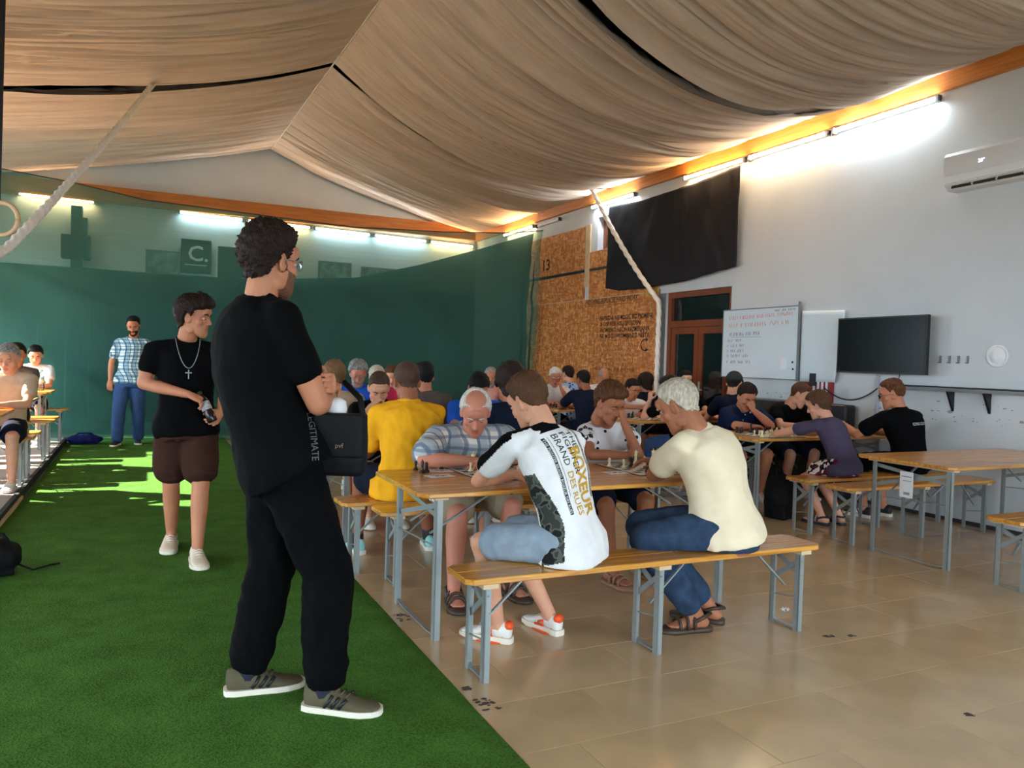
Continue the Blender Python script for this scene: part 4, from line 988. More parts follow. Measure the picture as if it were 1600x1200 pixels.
def person(label, pel, hy, neck, sy, head, hyaw, hp, hroll=0, LA=None, RA=None, LF=None, RF=None, s=1.0, bulk=1.0, belly=0.0, skin='tan', top=None, bottom=None, shoes=None,
           hair=None, det=1, curl=(.35, .35), palms=(None, None), hdirs=(None, None), sit=True, back=None, group=None, knees=(None, None), beard=None, glasses=None, cap=None, sandals=None, seatz=None, sock=None, female=False):
    pel, neck, head = Vector(pel), Vector(neck), Vector(head)
    root = thing('person', label, 'person', (pel.x, pel.y, 0), 0, group)
    base = Vector((pel.x, pel.y, 0)); base_np = np.array(base)
    vox = (.017, .0145, .011)[det]; bvox = (.021, .017, .0135)[det]
    hr, hfw = rdir(hy), fdir(hy); sr, sf = rdir(sy), fdir(sy)
    mid = (pel + neck) / 2; ctrl = Vector(back) if back is not None else mid - (hfw + sf) * .5 * .05
    ctrl = ctrl * 2 - mid if back is not None else ctrl
    SECS = [(-.24, .145, .115), (-.12, .172, .128), (0.0, .172, .125), (.18, .152, .110), (.36, .148, .108), (.55, .160, .118), (.74, .172, .118), (.88, .168, .098), (.97, .10, .068), (1.02, .062, .056)]
    def frame(t):
        if t < 0:
            ax0 = (bez(pel, ctrl, neck, .05) - pel).normalized(); c = pel + ax0 * t * (neck - pel).length; ax = ax0
        else:
            tt = min(t, 1); c = bez(pel, ctrl, neck, tt); ax = (bez(pel, ctrl, neck, min(1, tt + .03)) - bez(pel, ctrl, neck, max(0, tt - .03))).normalized()
            if t > 1: c = c + ax * (t - 1) * .5
        k = sst(t, .1, .8); l = (hr * (1 - k) + sr * k); l = (l - ax * l.dot(ax)).normalized(); f = ax.cross(l) * 1.0
        f = l.cross(ax) * -1 if (l.cross(ax) * -1).dot(sf + hfw) > 0 else l.cross(ax)
        return c, l, f, ax
    def torso(mb, off, t0=-.24, t1=1.02, n=22, wid=1.0, flare=0.0):
        rings = []
        ts = sorted(set([t0, t1] + [q[0] for q in SECS if t0 < q[0] < t1]))
        for t in ts:
            c, l, f, ax = frame(t); w = float(np.interp(t, [q[0] for q in SECS], [q[1] for q in SECS])) * s * bulk * wid + off; d = float(np.interp(t, [q[0] for q in SECS], [q[2] for q in SECS])) * s * bulk + off
            w += flare * (1 - sst(t, -.05, .25)); d += flare * (1 - sst(t, -.05, .25))
            bf = belly * math.exp(-((t - .25) / .22) ** 2); c = c + f * bf * .5; d += bf * .5
            if female and .55 <= t <= .8: c = c + f * .012; d += .012
            rings.append([c + l * w * math.copysign(abs(math.cos(a)) ** .86, math.cos(a)) + f * d * math.copysign(abs(math.sin(a)) ** .86, math.sin(a)) for a in np.linspace(0, 2 * math.pi, n + 1)[:-1]])
        mb.loft(rings)
    shc, _, _, shax = frame(.875)
    shw = (.160 if female else .174) * s * bulk ** .5
    SH = [shc - sr * shw + Vector((0, 0, .0)), shc + sr * shw]
    ua, fa = .285 * s, .25 * s
    arms = []
    for i, A in enumerate((LA, RA)):
        sg = -1 if i == 0 else 1
        if A is not None and len(A) > 1 and A[1] is not None:
            q = Vector(A[1]) - SH[i]; q.z = 0; SH[i] = SH[i] + q * min(.3, .035 / max(.05, q.length))
        if A is None: A = (SH[i] + sr * sg * .1 + sf * .08 + Vector((0, 0, -.5)), None)
        wr = Vector(A[0])
        if len(A) > 1 and A[1] is not None: el = Vector(A[1])
        else: el, wr = ik(SH[i], wr, ua, fa, sr * sg * .7 - sf * .5 - Vector((0, 0, .8)))
        arms.append((SH[i], el, wr))
    HP = [pel - hr * .088 * s, pel + hr * .088 * s]
    th, sn = .43 * s, .41 * s; legs = []
    for i, Fo in enumerate((LF, RF)):
        sg = -1 if i == 0 else 1
        if Fo is None:
            p = pel + hr * sg * .11 + hfw * (.42 if sit else 0); Fo = (p.x, p.y, 0, hy)
        fz = Fo[2]; fy = Fo[3]; an = Vector((Fo[0], Fo[1], fz + .085 * s))
        if knees[i] is not None: kn = Vector(knees[i])
        else: kn, an = ik(HP[i], an, th, sn, hfw * 1.0 + Vector((0, 0, .9 if sit else .05)) + hr * sg * .15)
        legs.append((HP[i], kn, an, fy, fz))
    hq = Matrix.Rotation(-R(hyaw), 4, 'Z') @ Matrix.Rotation(-R(hp), 4, 'X') @ Matrix.Rotation(R(hroll), 4, 'Y')
    hs = 1.06 * s ** .6 * (.97 if female else 1.0)
    HM = Matrix.Translation(head) @ hq @ Matrix.Scale(hs, 4)
    nk_top = HM @ Vector((0, -.03, -.06))
    # --- body
    b = MB(); torso(b, -.014)
    b.cone(bez(pel, ctrl, neck, .97), nk_top, .060 * s, .054 * s, 16)
    for i, (a, e, w) in enumerate(arms):
        bk = bulk ** .6 * (.88 if female else 1)
        b.cone(neck - shax * .04, a, .040 * s, .044 * s * bk, 12); b.cone(a, a + (e - a) * .45, .046 * s * bk, .049 * s * bk, 14); b.cone(a + (e - a) * .45, e, .049 * s * bk, .039 * s * bk, 14)
        b.cone(e, e + (w - e) * .35, .039 * s * bk, .041 * s * bk, 14); b.cone(e + (w - e) * .35, w, .041 * s * bk, .027 * s, 14)
    for (h, k, a, fy, fz) in legs:
        bk = bulk ** .5
        b.cone(h, h + (k - h) * .5, .090 * s * bk, .076 * s * bk, 16); b.cone(h + (k - h) * .5, k, .076 * s * bk, .056 * s * bk, 16)
        cf = k + (a - k) * .32 - (fdir(fy) * .014); b.cone(k, cf, .054 * s * bk, .055 * s * bk, 14); b.cone(cf, a, .055 * s * bk, .036 * s, 14)
        q = fdir(fy); g = Vector((a.x, a.y, fz)); 
        b.cone(a, g - q * .035 + V3(0, 0, .04), .036 * s, .032, 10); b.cone(a, g + q * .09 + V3(0, 0, .035), .036 * s, .026, 10)
        if sandals:
            rr = rdir(fy)
            b.cone(g - q * .045 + V3(0, 0, .045), g + q * .1 + V3(0, 0, .04), .03, .03, 10)
            for kk in range(5): b.cone(g + q * .1 + rr * (-.032 + .016 * kk) + V3(0, 0, .04), g + q * (.165 - .008 * abs(kk - 2)) + rr * (-.034 + .017 * kk) + V3(0, 0, .036), .012, .010, 8, 2)
    Vb, Fb = remesh(b, bvox, 3)
    Vh, Fh, Mh = HEADS[det]
    HMn = np.array(HM); Vh = Vh @ HMn[:3, :3].T + HMn[:3, 3]
    allV = [Vb]; allF = list(Fb); mi = [0] * len(Fb); o = len(Vb)
    allV.append(Vh); allF += [tuple(i + o for i in f) for f in Fh]; mi += Mh; o += len(Vh)
    for i, (a, e, w) in enumerate(arms):
        Vd, Fd = hand_geo(curl[i], det); Vd = Vd.copy() * s
        if i == 1: Vd[:, 0] *= -1
        d = Vector(hdirs[i]).normalized() if hdirs[i] is not None else (w - e).normalized()
        pn = Vector(palms[i]) if palms[i] is not None else Vector((0, 0, -1))
        z = -(pn - d * pn.dot(d))
        z = z.normalized() if z.length > 1e-3 else d.orthogonal().normalized(); x = d.cross(z)
        Mx = np.array([x, d, z]).T; Vd = Vd @ Mx.T + np.array(w)
        allV.append(Vd); allF += [tuple(j + o for j in (f if i == 0 else f[::-1])) for f in Fd]; mi += [0] * len(Fd); o += len(Vd)
    def emit(name, V, F, mats, mi=None, smooth=True):
        return link(name, to_mesh(name, np.asarray(V) - base_np, F, mats, smooth, mi), root)
    emit('body', np.vstack(allV), allF, [SKIN[skin], LIP[skin]], mi)
    # --- clothes
    def wrinkle(V, F, amp, fr, seed):
        n = vnormals(V, F); w = np.array([.7 * noise.noise((p[0] * fr + seed, p[1] * fr, p[2] * fr * .55)) - 1.5 * abs(noise.noise((p[0] * fr * .9 + p[2] * fr * .5, p[1] * fr * .9 + seed, p[2] * fr * .8))) + .3 + .4 * noise.noise((p[0] * fr * 2.3, p[1] * fr * 2.3 + seed, p[2] * fr * 1.2)) for p in V])
        return V + n * (w * amp)[:, None]
    out = {}
    seed = pel.x * 7 + pel.y * 3
    def seat_clamp(V):
        if seatz is not None:
            near = (np.hypot(V[:, 0] - pel.x, V[:, 1] - pel.y) < .34) & (V[:, 2] > seatz - .11)
            V[:, 2] = np.where(near, np.maximum(V[:, 2], seatz + .004), V[:, 2])
        return V
    if bottom:
        bt = MB(); torso(bt, bottom.get('off', .010), -.24, .10)
        fr = bottom['len']; lo = bottom.get('loose', .016)
        for (h, k, a, fy, fz) in legs:
            bk = bulk ** .5
            bt.cone(h, h + (k - h) * min(1, max(.3, fr * .5 if fr < 1 else .5)), .094 * s * bk + lo * .4, .080 * s * bk + lo * (.7 if fr >= 1 else 1), 16)
            if fr < 1:
                e0 = h + (k - h) * max(.3, fr * .5); e1 = h + (k - h) * fr; r0, r1 = .080 * s * bk + lo, (.080 - .026 * max(0, fr - .5) * 2) * s * bk + lo * 1.5
                d = (e1 - e0).normalized(); bt.cone(e0, e1 - d * .02, r0, r1, 16, 2)
            else:
                bt.cone(h + (k - h) * .5, k, .080 * s * bk + lo * .7, .058 * s * bk + lo, 16)
                fr2 = min(1, fr - 1); e1 = k + (a - k) * fr2
                cf = k + (e1 - k) * .4; bt.cone(k, cf, .058 * s * bk + lo, .057 * s * bk + lo, 16); bt.cone(cf, e1, .057 * s * bk + lo, (.040 * s + lo * 1.3) if not bottom.get('flare') else .052 * s + lo, 16, 2)
        V, F = remesh(bt, vox, 3); V = wrinkle(V, F, bottom.get('amp', .006), 11, seed); V = seat_clamp(V)
        out['bottom'] = emit(bottom.get('name', 'trousers'), V, F, bottom['mat'])
        out['bottomVF'] = (V, F)
    if top:
        tb = MB(); of = top.get('off', .012); torso(tb, of, top.get('hem', -.14), .99, wid=top.get('wid', 1.0), flare=top.get('flare', .028))
        sl = top.get('sleeve', .62)
        for i, (a, e, w) in enumerate(arms):
            bk = bulk ** .6 * (.88 if female else 1); lo = top.get('loose', .016)
            tb.cone(neck - shax * .028 * s, a, .054 * s, .054 * s * bk + of * .7, 12)
            if sl <= 1:
                e1 = a + (e - a) * sl; d = (e - a).normalized(); tb.cone(a, e1 - d * .03, .054 * s * bk + of * .7, .050 * s * bk + lo, 16, 2)
            else:
                tb.cone(a, e, .057 * s * bk + of, .044 * s * bk + lo, 16); tb.cone(e, e + (w - e) * (sl - 1), .044 * s * bk + lo, .030 * s + lo, 16, 2)
        V, F = remesh(tb, top.get('vox', vox), top.get('sm', 7)); V = wrinkle(V, F, top.get('amp', .006), top.get('fr', 10), seed + 5); V = seat_clamp(V)
        ms = top['mat'] if isinstance(top['mat'], list) else [top['mat']]
        mi2 = None
        if top.get('paint'):
            mi2 = [top['paint'](Vector(V[list(f)].mean(0)), dict(pel=pel, neck=neck, SH=SH, sr=sr, sf=sf, frame=frame, arms=arms)) for f in F]
        out['top'] = emit(top.get('name', 't_shirt'), V, F, ms, mi2); out['topVF'] = (V, F)
        if top.get('collar'):
            c, l, f_, ax = frame(.985); cb = MB()
            cw, cd = top.get('cw', .075) * s, .068 * s
            cb.loft([[c + ax * z + l * (cw + o_) * math.cos(a) + f_ * ((cd + o_) * math.sin(a) + z * .3) - ax * (.035 * max(0, math.sin(a)) if z <= 0 else .02 * max(0, math.sin(a))) for a in np.linspace(0, 2 * math.pi, 25)[:-1]] for z, o_ in ((-.018, .016), (.0, .010), (.028, .002), (.034, .0), (.028, -.008), (-.01, -.008))])
            out['collar'] = emit('collar', cb.v, cb.f, top['collar'])
    # --- shoes
    for i, (h, k, a, fy, fz) in enumerate(legs):
        g = Vector((a.x, a.y, fz)); q = fdir(fy); rr = rdir(fy); Mx = np.array([rr, q, Vector((0, 0, 1))]).T; sc = s * (shoes or {}).get('scale', 1.0)
        if shoes:
            uv, uf, sv, sf_ = shoe_parts('shoe')
            T = lambda P: (np.array(P) * sc) @ Mx.T + np.array(g)
            mbu = MB(); mbu.add(T(uv), uf); Vs, Fs = remesh(mbu, .007 if det == 2 else .011, 2) if det else (np.array(mbu.v), mbu.f)
            sh_ = emit('shoe', Vs, Fs, shoes['mat'])
            so = emit('sole', T(sv), sf_, shoes['sole'], smooth=False); so.parent = sh_
            if shoes.get('welt'):
                wv = np.array(sv)[-21:-1] if False else None
            if shoes.get('stripes'):
                for kx in range(3):
                    y0 = .012 + .026 * kx
                    for sx in (-1, 1):
                        st = MB(); st.tube([(.006 * math.sin((y0 + .07) * 11) + sx * (.0415 + .0012 * kx), y0, .036), (.006 * math.sin((y0 + .08) * 11) + sx * (.0395 + .0012 * kx), y0 + .014, .054), (.006 + sx * (.031 + .001 * kx), y0 + .027, .076 - .005 * kx)], .0065, 6)
                        oo = emit('stripe', T(st.v), st.f, shoes['stripes']); oo.parent = sh_
            if shoes.get('accent'):
                ac_ = MB(); ac_.ell((0, -.060, .085), .030, .022, .026); oo = emit('heel_tab', T(ac_.v), ac_.f, shoes['accent']); oo.parent = sh_
                for sx in (-1, 1):
                    a2 = MB(); a2.tube([(sx * .040, .05, .05), (sx * .037, .02, .062), (sx * .041, .015, .038), (sx * .044, .07, .036)], .007, 6); oo = emit('side_mark', T(a2.v), a2.f, shoes['accent']); oo.parent = sh_
                s3 = MB(); s3.loft([[(x * 1.04, y, z) for x, y in [(.042 * math.cos(t) * (1.1 if math.sin(t) > 0 else .9), -.0 + .0 + (.2 if math.sin(t) > 0 else .082) * math.sin(t)) for t in np.linspace(0, 2 * math.pi, 25)[:-1]]] for z in (.001, .007)]); oo = emit('tread', T(s3.v), s3.f, shoes['accent']); oo.parent = sh_
            if shoes.get('laces'):
                lb = MB()
                for kx in range(4):
                    y = .045 + .018 * kx; lb.tube([(-.022, y, .082 - .008 * kx), (0, y + .006, .0915 - .0105 * kx), (.022, y, .082 - .008 * kx)], .0032, 6)
                oo = emit('laces', T(lb.v), lb.f, shoes['laces']); oo.parent = sh_
        if sandals:
            T = lambda P: (np.array(P) * s) @ Mx.T + np.array(g)
            _, _, sv, sf_ = shoe_parts('shoe'); sd = MB(); sd.add([(x * 1.05, y, z * .8) for x, y, z in sv], sf_)
            so = emit('sandal', T(sd.v), sd.f, sandals)
            for (y0, y1, zt) in ((.10, .115, .072), (.055, .075, .083), (.02, .035, .09)):
                st = MB(); n = 9
                st.loft([[(x, y0 + (y1 - y0) * kk + dy, z) for dy, dz in ((-.011, 0), (.011, 0)) for x, z in [((.043) * math.cos(t) * (1 + o_), .022 + (zt - .022) * math.sin(t) ** .7 * (1 + o_))]] + [] for t in np.linspace(0.02, math.pi - .02, n) for kk in (0,) for o_ in (0,)], caps=False) if False else None
                pts = [((.044) * math.cos(t), (y0 + y1) / 2, .022 + (zt - .022) * max(0, math.sin(t)) ** .7) for t in np.linspace(0, math.pi, n)]
                st.tube(pts, .008, 6); oo = emit('strap', T(st.v), st.f, sandals); oo.parent = so
            st = MB(); st.tube([(.040, .03, .06), (.038, -.03, .085), (.0, -.078, .085), (-.038, -.03, .085), (-.040, .03, .06)], .010, 6); oo = emit('heel_strap', T(st.v), st.f, sandals); oo.parent = so
        if sock:
            sb = MB(); sb.cone(a + (k - a).normalized() * sock[1], a + V3(0, 0, -.02), .043 * s, .043 * s, 14); emit('sock', sb.v, sb.f, sock[0])
    # --- hair and face
    def on_head(name, V, F, m, par=None, smooth=True):
        return emit(name, np.array(V) @ HMn[:3, :3].T + HMn[:3, 3], F, m, smooth=smooth)
    if hair:
        V, F = shell(hair_fn(hair), *((84, 52) if det == 2 else (48, 30) if det == 1 else (30, 20))); on_head('hair', V, F, HAIR[hair['col']])
    if cap:
        V, F = shell(cap_fn, 40, 26); on_head('cap', V, F, cap); bb = MB(); bb.loft([[(.07 * math.sin(t), .075 + r_ * math.cos(t), .062 - .02 * r_ / .09 + dz) for t in np.linspace(-1.2, 1.2, 9)] for r_, dz in ((.02, 0), (.085, 0), (.085, .006), (.02, .006))]); on_head('cap_brim', bb.v, bb.f, cap)
    if beard:
        V, F = shell(beard_fn(beard[1]), 64, 44); on_head('beard', V, F, HAIR[beard[0]])
    if det >= 1:
        for sx in (-1, 1):
            e = MB(); e.ell((sx * .031, .0715, .0085), .0125, .0122, .0105, 12, 8); e.cur = 1; e.ell((sx * .031, .0792, .0050), .0062, .0055, .0062, 8, 6)
            Ve = np.array(e.v) @ HMn[:3, :3].T + HMn[:3, 3] - base_np
            link('eye', to_mesh('eye', Ve, e.f, [M_eye, M_iris], True, e.mi), root)
        lid = .75 if hp > 10 else .3
        for sx in (-1, 1):
            eb = MB(); eb.tube([(sx * .015, .0915, .027), (sx * .030, .090, .0325), (sx * .047, .078, .029)], [.0035, .0042, .0022], 6)
            on_head('eyebrow', eb.v, eb.f, HAIR[(hair or {}).get('brow', (hair or {}).get('col', 'brown'))])
            el = MB(); el.ell((sx * .031, .0722, .0125 - .004 * lid), .0140, .0128, .0080 + .002 * lid, 12, 8); on_head('eyelid', el.v, el.f, SKIN[skin])
    if glasses:
        gb = MB()
        for sx in (-1, 1):
            gb.tube([(sx * .032 + .023 * math.cos(t), .104 - .010 * abs(math.cos(t)) * (1 if sx * math.cos(t) > 0 else 0), .006 + .018 * math.sin(t)) for t in np.linspace(0, 2 * math.pi, 21)], .0016, 6)
            gb.tube([(sx * .056, .094, .010), (sx * .076, .03, .012), (sx * .083, -.012, .008)], .0016, 6)
        gb.tube([(-.009, .105, .010), (0, .109, .013), (.009, .105, .010)], .0016, 6); g_ = on_head('glasses', gb.v, gb.f, glasses)
        for sx in (-1, 1):
            lb = MB(); lb.add([(sx * .032 + .0225 * math.cos(t), .1035 - .010 * abs(math.cos(t)) * (1 if sx * math.cos(t) > 0 else 0), .006 + .0175 * math.sin(t)) for t in np.linspace(0, 2 * math.pi, 21)[:-1]], [tuple(range(20))])
            oo = on_head('lens', lb.v, lb.f, MATS.get('lens_glass') or m_glass('lens_glass', (.95, .97, .97)), smooth=False); oo.parent = g_
    out.update(root=root, frame=frame, HM=HM, arms=arms, legs=legs, SH=SH, emit=emit, base=base_np, pel=pel, neck=neck); return out
# ------------------------------------------------------------------ clothes colours
C_black = cloth('black_cotton', rgb(8, 8, 9)); C_trouser = cloth('black_jersey', rgb(7, 7, 8)); C_navy = cloth('navy_cotton', rgb(24, 28, 44)); C_brown_sh = cloth('brown_shorts', rgb(58, 36, 30))
C_jean = cloth('blue_denim', rgb(48, 64, 86), var=.25); C_jean2 = cloth('mid_denim', rgb(56, 80, 124), var=.15); C_light_jean = cloth('light_denim', rgb(136, 150, 162), var=.12)
C_white = cloth('white_cotton', rgb(226, 224, 222), .12); C_cream = cloth('cream_pique', rgb(232, 216, 184), .15, .04); C_yellow = cloth('yellow_cotton', rgb(236, 168, 34), .2, .05); C_blue = cloth('royal_blue_cotton', rgb(38, 92, 196))
C_purple = cloth('purple_grey_cotton', rgb(74, 66, 86)); C_grey = cloth('grey_brown_cotton', rgb(92, 84, 80)); C_beige = cloth('beige_cotton', rgb(184, 164, 140)); C_olive = cloth('khaki_shorts', rgb(150, 136, 112)); C_pink = cloth('pink_cotton', rgb(216, 160, 150)); C_red = cloth('raspberry_cotton', rgb(206, 52, 92))
C_pale = cloth('pale_blue_cotton', rgb(176, 206, 216)); C_dknavy = cloth('dark_navy_shorts', rgb(22, 26, 40)); C_camo = m_camo('dark_camo', (rgb(58, 60, 56), rgb(88, 90, 84), rgb(34, 34, 32)))
C_plaid = m_plaid('blue_cream_plaid', rgb(226, 220, 208), rgb(92, 106, 126), rgb(154, 164, 174), 17); C_check = m_plaid('white_navy_check', rgb(206, 226, 230), rgb(34, 60, 84), rgb(112, 156, 180), 26)
C_patt = m_spots('navy_white_motif', rgb(20, 32, 62), rgb(200, 206, 214), 13, .13); C_flor = m_spots('blue_floral', rgb(150, 184, 220), rgb(34, 70, 140), 16, .33); C_dots = m_spots('white_black_dots', rgb(226, 222, 222), rgb(24, 26, 34), 11, .12)
C_board = m_camo('maroon_pattern', (rgb(110, 24, 40), rgb(30, 26, 30), rgb(214, 206, 206)))
S_white = mat('white_sole', rgb(226, 214, 196), .6); S_olive = cloth('olive_canvas', rgb(92, 84, 64)); S_cream = mat('cream_leather', rgb(216, 200, 174), .5); S_wht = mat('white_leather', rgb(224, 220, 212), .5); S_or = mat('orange_rubber', rgb(230, 82, 24), .5); S_dark = mat('dark_shoe', rgb(36, 38, 46), .6)
S_sand = mat('brown_leather', rgb(66, 50, 38), .5); S_tan = mat('tan_leather', rgb(150, 110, 84), .55); S_teal = mat('teal_mesh', rgb(150, 210, 206), .6)
WSHOE = dict(mat=S_wht, sole=S_white, laces=S_white); DSHOE = dict(mat=S_dark, sole=S_white)

# ------------------------------------------------------------------ standing people
man = person('tall man in black t-shirt and black trousers standing with folded arms in the foreground', (.50, 3.13, .985), 92, (.425, 3.17, 1.59), 82, (.455, 3.175, 1.735), 62, 4, 0,
    LA=((.662, 3.105, 1.262), (.60, 3.38, 1.20)), RA=((.70, 3.22, 1.24), (.61, 2.985, 1.19)), LF=(.405, 3.25, 0, 92), RF=(.66, 2.975, 0, 122), s=1.065, bulk=1.13, belly=.03, skin='tan', det=2, sit=False,
    top=dict(mat=C_black, sleeve=.66, hem=-.14, amp=.006, collar=C_black, cw=.07), bottom=dict(mat=C_trouser, len=1.86, loose=.032, amp=.012), sock=(mat('navy_sock', rgb(30, 34, 50), .9), .06),
    shoes=dict(mat=S_olive, sole=S_white, stripes=M_black, laces=S_olive, scale=1.04), hair=dict(col='darkbrown', top=.034, side=.016, back=.022, amp=.013, freq=22, front=46, nape=-50, seed=4, ear=2), beard=('stubble', .0022), glasses=M_grey,
    curl=(.6, .5), palms=((-1, -.15, 0), (-.3, -.6, -.6)), hdirs=((.10, -1, .10), None), back=(.40, 3.16, 1.28), knees=(( .49, 3.24, .53), (.665, 3.01, .54)))
for (h_, k_, a_, fy_, fz_) in man['legs']:
    cb = MB(); d_ = (k_ - a_).normalized(); cb.cone(a_ + d_ * .035, a_ + d_ * .11, .056, .060, 18, 2); man['emit']('cuff', cb.v, cb.f, C_trouser)
boy = person('teenage boy in black t-shirt and brown shorts walking with a drink bottle', (.275, 5.62, .905), 178, (.275, 5.62, 1.445), 172, (.315, 5.585, 1.60), 118, 6, 0,
    LA=((.475, 5.44, .99), (.525, 5.58, 1.185)), RA=((.28, 5.42, 1.10), (.01, 5.62, 1.16)), LF=(.345, 5.40, 0, 176), RF=(.205, 5.88, 0, 186), s=1.0, bulk=1.08, skin='tan', det=2, sit=False,
    top=dict(mat=C_black, sleeve=.60, hem=-.20, flare=.016, collar=C_black), bottom=dict(mat=C_brown_sh, len=.80, loose=.034, name='shorts'), shoes=dict(mat=S_cream, sole=S_white, laces=S_white, scale=1.15),
    hair=dict(col='darkbrown', top=.036, side=.026, back=.026, amp=.010, freq=20, front=26, nape=-52, fringe=.016, ear=0, seed=9), curl=(.6, .45), palms=((-.6, -.2, -.6), (.3, .2, -.8)), hdirs=((-.45, -.5, -.55), (.75, -.2, -.35)))
b = MB(); b.tube([Vector((.275, 5.62, 1.425)) + Vector((.075 * math.cos(t), .07 * math.sin(t) * 1.0 - .03, .035 - .02 * 0 - (.19 * max(0, -math.sin(t)) ** 1.6))) + Vector((0, -.085 * max(0, -math.sin(t)), 0)) for t in np.linspace(R(100), R(440), 40)], .0028, 6)
o = boy['emit']('necklace', b.v, b.f, M_steel)
b = MB(); b.bar((.275, 5.432, 1.20), (.275, 5.432, 1.26), .007, .006); b.bar((.255, 5.432, 1.24), (.295, 5.432, 1.24), .007, .006); boy['emit']('cross_pendant', b.v, b.f, M_steel, smooth=False)
backman = person('man with glasses in a checked shirt and jeans standing by the green netting', (-.14, 12.42, .965), 190, (-.115, 12.40, 1.545), 186, (-.115, 12.36, 1.715), 186, 26, 0,
    LA=((.14, 12.33, .98), None), RA=((-.40, 12.40, .93), None), LF=(-.03, 12.56, 0, 178), RF=(-.30, 12.38, 0, 194), s=1.055, skin='tan', det=1, sit=False,
    top=dict(mat=C_check, sleeve=.75, hem=-.16, name='checked_shirt', collar=C_check), bottom=dict(mat=C_jean2, len=1.96, loose=.028), shoes=DSHOE, hair=dict(col='black', top=.014, side=.006, back=.006, amp=.003, front=46), beard=('darkbrown', .005), glasses=M_grey)

# ------------------------------------------------------------------ seated players
def paint_boxer(c, k):
    cc = k['frame'](.4); n = k['neck']
    a, e, w = k['arms'][0]
    for (a, e, w) in k['arms']:
        d = e - a; t = (c - a).dot(d) / d.length_squared
        up = (c - (a + d * t)); sg = 1 if (a - n).dot(k['sr']) > 0 else -1; q = k['sr'] * sg * .75 + Vector((0, 0, .55)) - k['sf'] * .25; outw = q - d.normalized() * q.dot(d.normalized())
        if -.12 < t < .75 and up.length > .01 and up.normalized().dot(outw.normalized()) > .87: return 1
        nd = a - n; t2 = (c - n).dot(nd) / nd.length_squared
        if .25 < t2 < 1.05 and t < .02 and abs((c - n - nd * t2).dot(k['sf'])) < .022 and (c - n - nd * t2).z > 0: return 1
    for t in (0,):
        q = k['pel']; ax = (k['neck'] - q); tt = (c - q).dot(ax) / ax.length_squared
        if -.1 < tt < .66:
            cen, l, f, axx = k['frame'](max(0, tt)); rel = c - cen; s_ = rel.dot(l); ff = rel.dot(f)
            if abs(s_) > .13 and -.05 < ff < .07: return 2
    return 0
boxer = person('boy in white t-shirt with gold and black back print sitting on the front bench', (1.81, 3.10, .555), -34, (1.685, 3.20, 1.065), -4, (1.66, 3.285, 1.185), -20, 28, -4,
    LA=((1.73, 3.60, .785), (1.50, 3.50, .785)), RA=((1.80, 3.66, .79), (1.99, 3.50, .79)), LF=(1.60, 3.43, 0, -42), RF=(1.905, 3.45, 0, -14), s=.96, bulk=.93, skin='fair', det=2, seatz=BZ, knees=((1.455, 3.34, .52), (1.66, 3.50, .53)),
    top=dict(mat=[C_white, C_black, C_camo], sleeve=.66, hem=-.20, paint=paint_boxer, vox=.007, sm=14, loose=.024, amp=.009, collar=C_black, fr=7), bottom=dict(mat=C_light_jean, len=.86, loose=.022, name='denim_shorts'),
    shoes=dict(mat=S_wht, sole=S_white, accent=S_or, laces=S_white, scale=1.03), hair=dict(col='brown', top=.024, side=.007, back=.008, amp=.005, freq=30, front=42, nape=-46, seed=3, ear=4))
def back_print(P, lines, tilt=0.0):
    """flat print laid on the back of a shirt: lines = (text, x across, start down the back, cap height, length, material, bold)"""
    V, F = P['topVF']; bv = BVHTree.FromPolygons([Vector(v) for v in V], F)
    ax = (P['neck'] - P['pel']); L = ax.length; ax.normalize(); c, l, f, a_ = P['frame'](.5)
    for (txt, x, d0, h, ln, m, bold) in lines:
        TV, TF = text_geo(txt, 1.0, sub=.12, bold=bold)
        w = TV[:, 0].max() - TV[:, 0].min(); TV[:, 0] -= TV[:, 0].min(); pts = []
        for p in TV:
            u = p[0] / w * ln; v = p[1] / .7 * h
            q = P['neck'] - ax * (d0 + u) + l * (x + v + tilt * (d0 + u)) 
            hit = bv.ray_cast(q - f * .5, f, 1.0)
            pts.append((hit[0] - f * .0025) if hit[0] is not None else q - f * .12)
        o = P['emit']('print', [tuple(p) for p in pts], TF, m, smooth=False); o.parent = P['top']
TL = .17
back_print(boxer, [('THE', .045, .035, .030, .085, M_ink, .0), ('FIGHTER', .006, .035, .030, .20, M_ink, .0), ('BRAND', -.040, .035, .032, .15, M_ink, .0), ('BOXEUR', .012, .115, .066, .315, M_gold, .03), ('DES RUES', -.040, .215, .034, .20, M_gold, .008)])
def back_bar(P, x, d0, d1, w, m, name='print_bar'):
    V, F = P['topVF']; bv = BVHTree.FromPolygons([Vector(v) for v in V], F); ax = (P['neck'] - P['pel']).normalized(); c, l, f, a_ = P['frame'](.5); mb = MB(); n = 40; pts = []
    for i in range(n + 1):
        for s_ in (-.5, .5):
            q = P['neck'] - ax * (d0 + (d1 - d0) * i / n) + l * (x + s_ * w); hit = bv.ray_cast(q - f * .5, f, 1.0); pts.append((hit[0] - f * .0022) if hit[0] is not None else q)
    mb.add(pts, [(2 * i, 2 * i + 1, 2 * i + 3, 2 * i + 2) for i in range(n)]); o = P['emit'](name, mb.v, mb.f, m, smooth=False); o.parent = P['top']
back_bar(boxer, -.076, .04, .40, .016, M_ink); back_bar(boxer, .102, .03, .36, .012, M_ink); back_bar(boxer, .112, .40, .44, .012, M_ink); back_bar(boxer, -.056, .04, .32, .002, M_ink)
back_print(boxer, [('THE FIGHTER BRAND BOXEUR DES RUES', -.0825, .045, .011, .35, C_white, 0), ('THE FIGHTER BRAND BOXEUR DES RUES', .0975, .035, .009, .32, C_white, 0)])

